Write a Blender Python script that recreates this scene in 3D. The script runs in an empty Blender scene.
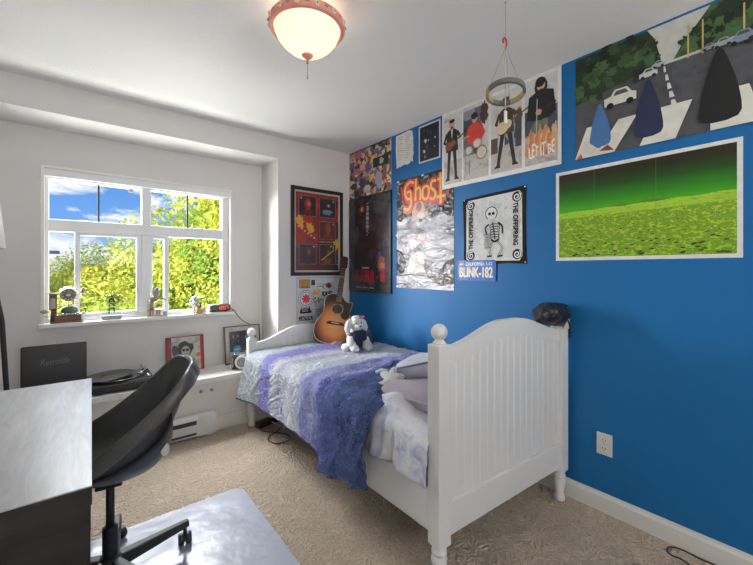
import bpy, bmesh, math, random
from mathutils import Vector, Matrix, Euler, Quaternion, noise
PI = math.pi
rnd = random.Random(7)
SC = bpy.context.scene
COL = SC.collection

# ------------------------------------------------------------------ materials
def new_mat(name):
    m = bpy.data.materials.new(name); m.use_nodes = True
    nt = m.node_tree
    return m, nt, nt.nodes['Principled BSDF']
def N(nt, t, **kw):
    n = nt.nodes.new(t)
    for k, v in kw.items(): setattr(n, k, v)
    return n
def rgba(c): return (c[0], c[1], c[2], 1.0)
def s2l(r, g, b):
    f = lambda v: (v/255/12.92) if v/255 <= .04045 else ((v/255+.055)/1.055)**2.4
    return (f(r), f(g), f(b))
def coords(nt, scale=(1, 1, 1), kind='Object'):
    t = N(nt, 'ShaderNodeTexCoord'); mp = N(nt, 'ShaderNodeMapping')
    mp.inputs['Scale'].default_value = scale
    nt.links.new(t.outputs[kind], mp.inputs['Vector'])
    return mp.outputs['Vector']
def ramp(nt, fac, stops, interp='LINEAR'):
    r = N(nt, 'ShaderNodeValToRGB'); r.color_ramp.interpolation = interp
    el = r.color_ramp.elements
    while len(el) < len(stops): el.new(0.5)
    for e, (p, c) in zip(el, stops): e.position = p; e.color = rgba(c)
    nt.links.new(fac, r.inputs['Fac'])
    return r.outputs['Color']
def noise_tex(nt, vec, scale, detail=3, rough=.5, dist=0):
    n = N(nt, 'ShaderNodeTexNoise')
    n.inputs['Scale'].default_value = scale; n.inputs['Detail'].default_value = detail
    n.inputs['Roughness'].default_value = rough; n.inputs['Distortion'].default_value = dist
    nt.links.new(vec, n.inputs['Vector'])
    return n.outputs['Fac']
def bump(nt, b, h, strength=.3, dist=.01, prev=None):
    n = N(nt, 'ShaderNodeBump'); n.inputs['Strength'].default_value = strength
    n.inputs['Distance'].default_value = dist
    nt.links.new(h, n.inputs['Height'])
    if prev is not None: nt.links.new(prev, n.inputs['Normal'])
    nt.links.new(n.outputs['Normal'], b.inputs['Normal'])
    return n.outputs['Normal']
def mat(name, c, rough=.5, var=.06, nscale=12, metal=0, bmp=0, bscale=60, bdist=.004, coat=0, spec=.5, sheen=0, stretch=(1, 1, 1)):
    m, nt, b = new_mat(name)
    v = coords(nt, stretch)
    f = noise_tex(nt, v, nscale, 3)
    lo = tuple(max(0, x*(1-var)) for x in c); hi = tuple(min(1, x*(1+var)) for x in c)
    nt.links.new(ramp(nt, f, [(.3, lo), (.7, hi)]), b.inputs['Base Color'])
    b.inputs['Roughness'].default_value = rough; b.inputs['Metallic'].default_value = metal
    b.inputs['Coat Weight'].default_value = coat; b.inputs['Coat Roughness'].default_value = .08
    b.inputs['Specular IOR Level'].default_value = spec
    b.inputs['Sheen Weight'].default_value = sheen
    if bmp: bump(nt, b, noise_tex(nt, v, bscale, 4), bmp, bdist)
    return m
def emis(name, c, s):
    m, nt, b = new_mat(name)
    b.inputs['Base Color'].default_value = rgba(c)
    b.inputs['Emission Color'].default_value = rgba(c); b.inputs['Emission Strength'].default_value = s
    return m
M = {}
M['wall'] = mat('wall paint', (.72, .70, .68), .85, .015, 3, bmp=.06, bscale=220, bdist=.002)
M['ceil'] = mat('stippled ceiling', (.85, .845, .83), .95, .02, 160, bmp=.55, bscale=150, bdist=.006)
M['blue'] = mat('blue wall paint', s2l(14, 98, 156), .5, .02, 4, bmp=.06, bscale=200, bdist=.002, spec=.35)
M['white'] = mat('white lacquer', (.84, .835, .81), .32, .01, 5)
M['trim'] = mat('white trim paint', (.84, .83, .79), .4, .01, 5)
M['heater'] = mat('heater enamel', (.78, .79, .77), .35, .01, 5)
M['vinyl'] = mat('window vinyl', (.86, .87, .88), .3, .01, 5)
M['black'] = mat('black plastic', (.014, .015, .018), .42, .1, 30)
M['blacksat'] = mat('black satin metal', (.012, .013, .017), .5, .1, 20)
M['shell'] = mat('charcoal moulded plastic', (.045, .046, .047), .32, .08, 60, bmp=.05, bscale=500, bdist=.001)
M['chrome'] = mat('chrome', (.72, .72, .73), .18, .04, 20, metal=1)
M['grey'] = mat('grey plastic', (.3, .31, .32), .4, .05, 20)
M['slot'] = mat('dark slot', (.03, .032, .035), .6, .05, 20)
M['pale'] = mat('off white plastic', (.8, .79, .75), .35, .02, 10)
M['brown'] = mat('brown wood', (.16, .085, .05), .5, .25, 25, stretch=(1, 1, 6))
M['tan'] = mat('tan wood', (.50, .34, .16), .5, .2, 25, stretch=(1, 1, 5))
M['bronze'] = mat('dull bronze', (.30, .27, .20), .4, .2, 30, metal=.6)
M['redpl'] = mat('red plastic', (.45, .03, .03), .4, .1, 20)
M['greenpl'] = mat('dark olive plastic', (.05, .06, .04), .45, .1, 20)
M['rope'] = mat('pale string', (.62, .55, .38), .8, .1, 40)
M['ropegrey'] = mat('grey string', (.35, .34, .32), .8, .1, 40)
M['cable'] = mat('black cable', (.015, .013, .012), .5, .1, 40)
M['cablew'] = mat('white cable', (.7, .68, .64), .5, .05, 40)
M['brass'] = mat('aged brass', (.33, .28, .2), .35, .1, 20, metal=1)
M['pinkglaze'] = mat('terracotta pink glaze', s2l(226, 150, 136), .4, .06, 30)
M['petal'] = mat('cream petal glaze', s2l(232, 214, 190), .4, .04, 30)
M['leafglaze'] = mat('sage leaf glaze', s2l(170, 160, 125), .4, .04, 30)
M['shade'] = mat('white lamp shade', (.85, .85, .84), .8, .02, 30)
M['pillowg'] = mat('pale grey cotton', s2l(196, 200, 214), .9, .05, 9, bmp=.35, bscale=22, bdist=.02, sheen=.2)
M['pillowm'] = mat('mauve cotton', s2l(176, 166, 180), .9, .05, 9, bmp=.35, bscale=22, bdist=.02, sheen=.2)
M['pipe'] = mat('grey piping', s2l(120, 122, 135), .9, .05, 9)
M['plush'] = mat('white plush', (.80, .79, .78), 1, .05, 60, bmp=.9, bscale=120, bdist=.01, sheen=.5)
M['navycloth'] = mat('navy cloth', (.025, .03, .07), .9, .2, 60, bmp=.3, bscale=150)
M['pinkcloth'] = mat('pink cloth', s2l(206, 92, 120), .9, .1, 40, bmp=.3, bscale=100)
M['dustypink'] = mat('dusty pink cloth', s2l(168, 128, 128), .9, .15, 40, bmp=.3, bscale=60)
M['nylon'] = mat('black glossy nylon', (.012, .012, .016), .34, .3, 18, bmp=1, bscale=26, bdist=.03, spec=.6)
M['bark'] = mat('bark', (.1, .07, .045), .9, .3, 10, bmp=.6, bscale=20, bdist=.03)
M['lawn'] = mat('lawn', (.12, .2, .04), .95, .3, 3)
M['stucco'] = mat('pale stucco', (.72, .7, .66), .9, .04, 4)
M['roofing'] = mat('grey roofing', (.2, .19, .19), .9, .1, 8)
M['polewood'] = mat('grey weathered pole', (.12, .13, .15), .8, .15, 8)

def wood_mat(name, dark, light, rough, coat, axis_stretch=(14, 1.6, 14), bmp=.12):
    m, nt, b = new_mat(name)
    v = coords(nt, axis_stretch)
    f = noise_tex(nt, v, 2.2, 5, .6, 1.6)
    w = N(nt, 'ShaderNodeTexWave'); w.wave_type = 'RINGS'
    w.inputs['Scale'].default_value = .55; w.inputs['Distortion'].default_value = 7; w.inputs['Detail'].default_value = 3
    w.inputs['Detail Scale'].default_value = 1.4
    nt.links.new(coords(nt, (6, .9, 6)), w.inputs['Vector'])
    mx = N(nt, 'ShaderNodeMath', operation='MULTIPLY_ADD'); mx.inputs[1].default_value = .35
    nt.links.new(w.outputs['Fac'], mx.inputs[0])
    m2 = N(nt, 'ShaderNodeMath', operation='MULTIPLY'); m2.inputs[1].default_value = .65
    nt.links.new(f, m2.inputs[0]); nt.links.new(m2.outputs[0], mx.inputs[2])
    nt.links.new(ramp(nt, mx.outputs[0], [(.28, dark), (.68, light)]), b.inputs['Base Color'])
    b.inputs['Roughness'].default_value = rough; b.inputs['Coat Weight'].default_value = coat
    b.inputs['Coat Roughness'].default_value = .2
    bump(nt, b, mx.outputs[0], bmp, .004)
    return m
M['desktop'] = wood_mat('wood grain with painted window glare', (.45, .45, .46), (.70, .70, .71), .32, .5)  # window reflection on the dark top is painted into these pale greys
M['desk'] = wood_mat('black brown wood', (.008, .007, .007), (.020, .017, .016), .5, .0, (1.6, 14, 14))

# carpet
def carpet():
    m, nt, b = new_mat('beige cut and loop carpet')
    v = coords(nt)
    f = noise_tex(nt, v, 9, 5, .6)
    g = noise_tex(nt, v, 90, 2, .7)
    mx = N(nt, 'ShaderNodeMixRGB'); mx.inputs['Fac'].default_value = .5
    nt.links.new(ramp(nt, f, [(.3, (.44, .35, .262)), (.7, (.54, .44, .335))]), mx.inputs['Color1'])
    nt.links.new(ramp(nt, g, [(.3, (.38, .305, .23)), (.7, (.66, .55, .43))]), mx.inputs['Color2'])
    nt.links.new(mx.outputs[0], b.inputs['Base Color'])
    b.inputs['Roughness'].default_value = 1; b.inputs['Specular IOR Level'].default_value = .1
    b.inputs['Sheen Weight'].default_value = .15
    # carved swirl loops, with shade painted darker into their grooves
    w = N(nt, 'ShaderNodeTexNoise'); w.inputs['Scale'].default_value = 18; w.inputs['Detail'].default_value = 1.0
    w.inputs['Distortion'].default_value = 1.2
    nt.links.new(v, w.inputs['Vector'])
    s = N(nt, 'ShaderNodeMath', operation='MULTIPLY'); s.inputs[1].default_value = 26
    nt.links.new(w.outputs['Fac'], s.inputs[0])
    si = N(nt, 'ShaderNodeMath', operation='SINE'); nt.links.new(s.outputs[0], si.inputs[0])
    m3 = N(nt, 'ShaderNodeMixRGB', blend_type='MULTIPLY'); m3.inputs['Fac'].default_value = 1
    nt.links.new(mx.outputs[0], m3.inputs['Color1'])
    nt.links.new(ramp(nt, si.outputs[0], [(.0, (.90, .895, .89)), (.5, (1, 1, 1))]), m3.inputs['Color2'])
    nt.links.new(m3.outputs[0], b.inputs['Base Color'])
    p = bump(nt, b, si.outputs[0], .6, .017)
    bump(nt, b, g, .5, .009, p)
    return m
M['carpet'] = carpet()

# glass
def glass(name, tint, refl, rough=.02):
    m, nt, b = new_mat(name); nt.nodes.remove(b)
    out = nt.nodes['Material Output']
    t = N(nt, 'ShaderNodeBsdfTransparent'); t.inputs['Color'].default_value = rgba(tint)
    g = N(nt, 'ShaderNodeBsdfGlossy'); g.inputs['Roughness'].default_value = rough
    fr = N(nt, 'ShaderNodeFresnel'); fr.inputs['IOR'].default_value = 1.45
    mu = N(nt, 'ShaderNodeMath', operation='MULTIPLY'); mu.inputs[1].default_value = refl
    mx = N(nt, 'ShaderNodeMixShader')
    ge = N(nt, 'ShaderNodeNewGeometry'); sb = N(nt, 'ShaderNodeMath', operation='SUBTRACT'); sb.inputs[0].default_value = 1
    nt.links.new(ge.outputs['Backfacing'], sb.inputs[1]); m3 = N(nt, 'ShaderNodeMath', operation='MULTIPLY')
    nt.links.new(fr.outputs[0], mu.inputs[0]); nt.links.new(mu.outputs[0], m3.inputs[0]); nt.links.new(sb.outputs[0], m3.inputs[1]); nt.links.new(m3.outputs[0], mx.inputs['Fac'])
    nt.links.new(t.outputs[0], mx.inputs[1]); nt.links.new(g.outputs[0], mx.inputs[2])
    nt.links.new(mx.outputs[0], out.inputs['Surface'])
    return m
M['glass'] = glass('window glass', (.98, .99, .985), .22)
M['picglass'] = glass('picture glass', (.97, .97, .97), 1.0)
M['acrylic'] = glass('clear acrylic', (.86, .9, .9), 1.2)

def chairmat_mat():
    m, nt, b = new_mat('clear vinyl with painted reflection')
    out = nt.nodes['Material Output']
    b.inputs['Base Color'].default_value = rgba((.47, .49, .60))  # pale blue base stands in for light reflected off clear plastic
    b.inputs['Roughness'].default_value = .3; b.inputs['Specular IOR Level'].default_value = .8
    b.inputs['Coat Weight'].default_value = .4; b.inputs['Coat Roughness'].default_value = .12
    v = coords(nt)
    vo = N(nt, 'ShaderNodeTexVoronoi'); vo.inputs['Scale'].default_value = 34; vo.inputs['Randomness'].default_value = 0
    nt.links.new(v, vo.inputs['Vector'])
    p = bump(nt, b, ramp(nt, vo.outputs['Distance'], [(.12, (1, 1, 1)), (.24, (0, 0, 0))]), .35, .004)
    bump(nt, b, noise_tex(nt, v, 6, 3), .3, .035, p)
    t = N(nt, 'ShaderNodeBsdfTransparent'); mx = N(nt, 'ShaderNodeMixShader'); mx.inputs['Fac'].default_value = .78
    nt.links.new(t.outputs[0], mx.inputs[1]); nt.links.new(b.outputs[0], mx.inputs[2])
    nt.links.new(mx.outputs[0], out.inputs['Surface'])
    return m
M['mat'] = chairmat_mat()

# quilt: colour bands along the bed, stitched squiggles
def quilt_mat():
    m, nt, b = new_mat('banded blue quilt')
    t = N(nt, 'ShaderNodeTexCoord')
    sep = N(nt, 'ShaderNodeSeparateXYZ'); nt.links.new(t.outputs['Object'], sep.inputs[0])
    n1 = noise_tex(nt, coords(nt, (1, 1, 1)), 5, 4, .65)
    a = N(nt, 'ShaderNodeMath', operation='MULTIPLY_ADD'); a.inputs[1].default_value = .22
    nt.links.new(n1, a.inputs[0]); nt.links.new(sep.outputs['Y'], a.inputs[2])
    mr = N(nt, 'ShaderNodeMapRange'); mr.inputs['From Min'].default_value = 1.42; mr.inputs['From Max'].default_value = 3.05
    nt.links.new(a.outputs[0], mr.inputs['Value'])
    st = [(0, s2l(66, 84, 132)), (.20, s2l(80, 96, 150)), (.31, s2l(96, 108, 170)), (.36, s2l(158, 162, 210)), (.44, s2l(140, 142, 204)),
          (.49, s2l(206, 212, 230)), (.57, s2l(226, 230, 240)), (.64, s2l(178, 180, 214)), (.70, s2l(226, 224, 236)), (.76, s2l(134, 132, 202)), (.83, s2l(140, 136, 202)),
          (.90, s2l(208, 218, 228))]
    c1 = ramp(nt, mr.outputs[0], st)
    sp = noise_tex(nt, coords(nt, (1, 1.8, 1)), 38, 5, .8)
    mx = N(nt, 'ShaderNodeMixRGB', blend_type='OVERLAY'); mx.inputs['Fac'].default_value = .6
    nt.links.new(c1, mx.inputs['Color1'])
    nt.links.new(ramp(nt, sp, [(.34, (.20, .21, .24)), (.62, (.95, .94, .93))]), mx.inputs['Color2'])
    nt.links.new(mx.outputs[0], b.inputs['Base Color'])
    b.inputs['Roughness'].default_value = 1; b.inputs['Sheen Weight'].default_value = .15; b.inputs['Specular IOR Level'].default_value = .04
    w = noise_tex(nt, coords(nt), 20, 1, .5, 1.4)
    s = N(nt, 'ShaderNodeMath', operation='MULTIPLY'); s.inputs[1].default_value = 24; nt.links.new(w, s.inputs[0])
    si = N(nt, 'ShaderNodeMath', operation='SINE'); nt.links.new(s.outputs[0], si.inputs[0])
    ab = N(nt, 'ShaderNodeMath', operation='ABSOLUTE'); nt.links.new(si.outputs[0], ab.inputs[0])
    p = bump(nt, b, ab.outputs[0], .8, .018)
    bump(nt, b, noise_tex(nt, coords(nt), 40, 3), .4, .012, p)
    return m
M['quilt'] = quilt_mat()
M['quiltback'] = mat('navy quilt binding', (.05, .06, .13), .95, .1, 40)

def sheet_mat():
    m, nt, b = new_mat('white sheet with faded blue print')
    v = coords(nt)
    f = noise_tex(nt, v, 9, 2, .5, .6)
    nt.links.new(ramp(nt, f, [(.44, (.78, .78, .81)), (.56, (.70, .72, .82)), (.62, (.54, .58, .76)), (.68, (.72, .73, .81))]), b.inputs['Base Color'])
    b.inputs['Roughness'].default_value = .85; b.inputs['Sheen Weight'].default_value = .2
    bump(nt, b, noise_tex(nt, v, 14, 3, .5, 1.5), .5, .02)
    return m
M['sheet'] = sheet_mat()

def foliage(name, c1, c2, c3):
    m, nt, b = new_mat(name)
    v = coords(nt)
    f = noise_tex(nt, v, 2.6, 6, .75)
    col = ramp(nt, f, [(.34, c1), (.5, c2), (.62, c3)])
    nt.links.new(col, b.inputs['Base Color'])
    b.inputs['Roughness'].default_value = .6
    b.inputs['Specular IOR Level'].default_value = .2
    out = nt.nodes['Material Output']
    tr = N(nt, 'ShaderNodeBsdfTranslucent'); nt.links.new(col, tr.inputs['Color'])
    mx = N(nt, 'ShaderNodeMixShader'); mx.inputs['Fac'].default_value = .4
    nt.links.new(b.outputs[0], mx.inputs[1]); nt.links.new(tr.outputs[0], mx.inputs[2])
    nt.links.new(mx.outputs[0], out.inputs['Surface'])
    return m
M['leafy'] = foliage('yellow green leaves', (.18, .34, .06), (.54, .58, .10), (.86, .76, .14))
M['leafg'] = foliage('green leaves', (.22, .42, .08), (.48, .60, .12), (.80, .76, .16))

def sunburst():
    m, nt, b = new_mat('sunburst lacquer')
    t = N(nt, 'ShaderNodeTexCoord')
    mp = N(nt, 'ShaderNodeMapping'); mp.inputs['Location'].default_value = (.0, -.19, 0)
    nt.links.new(t.outputs['Object'], mp.inputs['Vector'])
    sc = N(nt, 'ShaderNodeMapping'); sc.inputs['Scale'].default_value = (1.05, .86, 0)
    nt.links.new(mp.outputs[0], sc.inputs['Vector'])
    ln = N(nt, 'ShaderNodeVectorMath', operation='LENGTH'); nt.links.new(sc.outputs[0], ln.inputs[0])
    g = noise_tex(nt, coords(nt, (40, 1.5, 1)), 4, 3)
    ad = N(nt, 'ShaderNodeMath', operation='MULTIPLY_ADD'); ad.inputs[1].default_value = .035
    nt.links.new(g, ad.inputs[0]); nt.links.new(ln.outputs['Value'], ad.inputs[2])
    nt.links.new(ramp(nt, ad.outputs[0], [(.04, s2l(226, 160, 96)), (.12, s2l(208, 128, 66)), (.165, s2l(150, 78, 36)), (.205, s2l(48, 28, 22)), (.24, s2l(26, 18, 16))]), b.inputs['Base Color'])
    b.inputs['Roughness'].default_value = .3; b.inputs['Coat Weight'].default_value = .5
    return m
M['sunburst'] = sunburst()
M['gside'] = mat('dark walnut sides', s2l(52, 28, 20), .35, .2, 20, coat=.4)
M['gneck'] = mat('mahogany neck', s2l(96, 62, 46), .45, .2, 20)
M['gfret'] = mat('rosewood', s2l(58, 38, 30), .5, .2, 40)

# printed inks for posters, made on demand
INK = {}
def ink(r, g, b_, rough=.45, var=.08, crumple=0, nscale=25):
    k = (r, g, b_, rough, crumple)
    if k not in INK:
        INK[k] = mat('ink %02x%02x%02x' % (r, g, b_), s2l(r, g, b_), rough, var, nscale, bmp=crumple, bscale=7, bdist=.05)
    return INK[k]
def mottled(name, cols, scale, detail=3, rough=.45, voronoi=False, stretch=(1, 1, 1), crumple=0, dist=.4):
    m, nt, b = new_mat(name)
    v = coords(nt, stretch)
    if voronoi:
        vo = N(nt, 'ShaderNodeTexVoronoi'); vo.inputs['Scale'].default_value = scale
        nt.links.new(v, vo.inputs['Vector'])
        sp = N(nt, 'ShaderNodeSeparateXYZ'); nt.links.new(vo.outputs['Color'], sp.inputs[0]); f = sp.outputs['X']
    else: f = noise_tex(nt, v, scale, detail, .65, dist)
    n = len(cols)
    lo, hi = (0, 1) if voronoi else (.3, .7)
    stops = [(lo+(hi-lo)*(i/n if voronoi else i/(n-1)), s2l(*c)) for i, c in enumerate(cols)]
    nt.links.new(ramp(nt, f, stops, 'CONSTANT' if voronoi else 'LINEAR'), b.inputs['Base Color'])
    b.inputs['Roughness'].default_value = rough
    if crumple: bump(nt, b, noise_tex(nt, v, 6, 3, .5, 1), crumple, .06)
    return m
def vgrad(name, stops, h, rough=.4, nz=.0, nscale=30, bmp=0):
    m, nt, b = new_mat(name)
    t = N(nt, 'ShaderNodeTexCoord'); sp = N(nt, 'ShaderNodeSeparateXYZ'); nt.links.new(t.outputs['Object'], sp.inputs[0])
    dv = N(nt, 'ShaderNodeMath', operation='DIVIDE'); dv.inputs[1].default_value = h; nt.links.new(sp.outputs['Y'], dv.inputs[0])
    f = dv.outputs[0]
    if nz:
        n = noise_tex(nt, coords(nt, (1, 3, 1)), nscale, 4, .7)
        a = N(nt, 'ShaderNodeMath', operation='MULTIPLY_ADD'); a.inputs[1].default_value = nz
        nt.links.new(n, a.inputs[0]); nt.links.new(f, a.inputs[2]); f = a.outputs[0]
    nt.links.new(ramp(nt, f, [(p, s2l(*c)) for p, c in stops]), b.inputs['Base Color'])
    b.inputs['Roughness'].default_value = rough
    return m

# ------------------------------------------------------------------ mesh builder
class MB:
    def __init__(s): s.v = []; s.f = []; s.m = []; s.s = []
    def add(s, vs, fs, m=0, smooth=False, X=None):
        o = len(s.v)
        for p in vs:
            p = Vector(p)
            s.v.append(X @ p if X is not None else p)
        for f in fs: s.f.append([i+o for i in f]); s.m.append(m); s.s.append(smooth)
        return s
    def box(s, x0, x1, y0, y1, z0, z1, m=0, X=None):
        v = [(x, y, z) for z in (z0, z1) for y in (y0, y1) for x in (x0, x1)]
        return s.add(v, [(0, 2, 3, 1), (4, 5, 7, 6), (0, 1, 5, 4), (2, 6, 7, 3), (0, 4, 6, 2), (1, 3, 7, 5)], m, False, X)
    def lathe(s, prof, n=24, m=0, X=None, cx=0, cy=0, smooth=True, a0=0):
        v = []; f = []
        for r, z in prof:
            for i in range(n):
                a = a0+2*PI*i/n; v.append((cx+r*math.cos(a), cy+r*math.sin(a), z))
        for k in range(len(prof)-1):
            for i in range(n):
                j = (i+1) % n; f.append((k*n+i, k*n+j, (k+1)*n+j, (k+1)*n+i))
        f.append(tuple(range(n-1, -1, -1))); f.append(tuple((len(prof)-1)*n+i for i in range(n)))
        return s.add(v, f, m, smooth, X)
    def tube(s, pts, r, n=8, m=0, X=None, closed=False, flat=1.0):
        pts = [Vector(p) for p in pts]; k = len(pts); v = []; f = []
        rr = r if isinstance(r, (list, tuple)) else [r]*k
        up = None
        for i, p in enumerate(pts):
            if closed: t = pts[(i+1) % k]-pts[i-1]
            else: t = pts[min(i+1, k-1)]-pts[max(i-1, 0)]
            t.normalize()
            if up is None:
                up = Vector((0, 0, 1)) if abs(t.z) < .9 else Vector((1, 0, 0))
            a = up-t*up.dot(t); a.normalize(); up = a; b = t.cross(a)
            for j in range(n):
                q = 2*PI*j/n; v.append(p+a*math.cos(q)*rr[i]*flat+b*math.sin(q)*rr[i])
        for i in range(k if closed else k-1):
            i2 = (i+1) % k
            for j in range(n):
                j2 = (j+1) % n; f.append((i*n+j, i*n+j2, i2*n+j2, i2*n+j))
        if not closed: f.append(tuple(range(n-1, -1, -1))); f.append(tuple((k-1)*n+j for j in range(n)))
        return s.add(v, f, m, True, X)
    def ell(s, c, r, nu=16, nv=10, m=0, X=None, nz=0, seed=0):
        if not isinstance(r, (list, tuple)): r = (r, r, r)
        v = []; f = []
        for i in range(1, nv):
            t = PI*i/nv
            for j in range(nu):
                a = 2*PI*j/nu
                d = Vector((math.sin(t)*math.cos(a), math.sin(t)*math.sin(a), math.cos(t)))
                k = 1+(nz*noise.noise(d*2.2+Vector((seed, seed*.7, 0))) if nz else 0)
                v.append((c[0]+r[0]*d.x*k, c[1]+r[1]*d.y*k, c[2]+r[2]*d.z*k))
        top = len(v); v.append((c[0], c[1], c[2]+r[2])); bot = len(v); v.append((c[0], c[1], c[2]-r[2]))
        for i in range(nv-2):
            for j in range(nu):
                j2 = (j+1) % nu; f.append((i*nu+j, (i+1)*nu+j, (i+1)*nu+j2, i*nu+j2))
        for j in range(nu):
            j2 = (j+1) % nu; f.append((top, j, j2)); f.append((bot, (nv-2)*nu+j2, (nv-2)*nu+j))
        return s.add(v, f, m, True, X)
    def prism(s, poly, z0, z1, m=0, X=None, msides=None, smooth=False):
        n = len(poly); v = [(x, y, z0) for x, y in poly]+[(x, y, z1) for x, y in poly]
        s.add(v, [tuple(range(n-1, -1, -1)), tuple(range(n, 2*n))], m, False, X)
        return s.add(v, [(i, (i+1) % n, n+(i+1) % n, n+i) for i in range(n)], m if msides is None else msides, smooth, X)
    def grid(s, fn, nu, nv, m=0, X=None, smooth=True):
        v = [fn(i/(nu-1), j/(nv-1)) for j in range(nv) for i in range(nu)]
        f = [(j*nu+i, j*nu+i+1, (j+1)*nu+i+1, (j+1)*nu+i) for j in range(nv-1) for i in range(nu-1)]
        return s.add(v, f, m, smooth, X)
    def build(s, name, mats, parent=None, bevel=0, sub=0, solid=0, seg=2):
        me = bpy.data.meshes.new(name)
        me.from_pydata([tuple(p) for p in s.v], [], s.f)
        if not isinstance(mats, (list, tuple)): mats = [mats]
        for k in mats: me.materials.append(k)
        for p, mi, sm in zip(me.polygons, s.m, s.s): p.material_index = mi; p.use_smooth = sm
        me.update()
        o = bpy.data.objects.new(name, me); COL.objects.link(o)
        if parent is not None: o.parent = parent
        if solid:
            md = o.modifiers.new('thick', 'SOLIDIFY'); md.thickness = solid; md.offset = 0
        if bevel:
            md = o.modifiers.new('bevel', 'BEVEL'); md.width = bevel; md.segments = seg; md.limit_method = 'ANGLE'; md.angle_limit = math.radians(40)
        if sub:
            md = o.modifiers.new('sub', 'SUBSURF'); md.levels = sub; md.render_levels = sub
        return o

def tag(o, label, cat, group=None, kind=None):
    o['label'] = label; o['category'] = cat
    if group: o['group'] = group
    if kind: o['kind'] = kind
    return o
def thing(name, label, cat, loc=(0, 0, 0), rot=(0, 0, 0), group=None):
    o = bpy.data.objects.new(name, None); COL.objects.link(o)
    o.empty_display_size = .05
    o.location = loc; o.rotation_euler = rot
    return tag(o, label, cat, group)
def struct(o): o['kind'] = 'structure'; return o
def T(x=0, y=0, z=0): return Matrix.Translation((x, y, z))
def R(a, ax): return Matrix.Rotation(a, 4, ax)
def smooth_poly(ctrl, sub=6, closed=True):
    # Catmull-Rom through 2D/3D control points
    n = len(ctrl); out = []
    P = [Vector(c) for c in ctrl]
    for i in range(n if closed else n-1):
        p0 = P[(i-1) % n] if closed or i > 0 else P[i]; p1 = P[i]; p2 = P[(i+1) % n]
        p3 = P[(i+2) % n] if closed or i+2 < n else p2
        for k in range(sub):
            t = k/sub
            out.append(.5*((2*p1)+(p2-p0)*t+(2*p0-5*p1+4*p2-p3)*t*t+(3*p1-p0-3*p2+p3)*t**3))
    if not closed: out.append(P[-1])
    return out

# ------------------------------------------------------------------ text to polygons
_tc = {}
def text_geo(body, shear=0.0):
    k = (body, shear)
    if k in _tc: return _tc[k]
    cu = bpy.data.curves.new('t', 'FONT'); cu.body = body; cu.size = 1; cu.align_x = 'LEFT'; cu.shear = shear
    cu.resolution_u = 4
    o = bpy.data.objects.new('t', cu); COL.objects.link(o)
    dg = bpy.context.evaluated_depsgraph_get(); dg.update()
    me = bpy.data.meshes.new_from_object(o.evaluated_get(dg))
    v = [tuple(p.co) for p in me.vertices]; f = [tuple(p.vertices) for p in me.polygons]
    bpy.data.objects.remove(o); bpy.data.curves.remove(cu); bpy.data.meshes.remove(me)
    _tc[k] = (v, f); return _tc[k]

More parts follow.
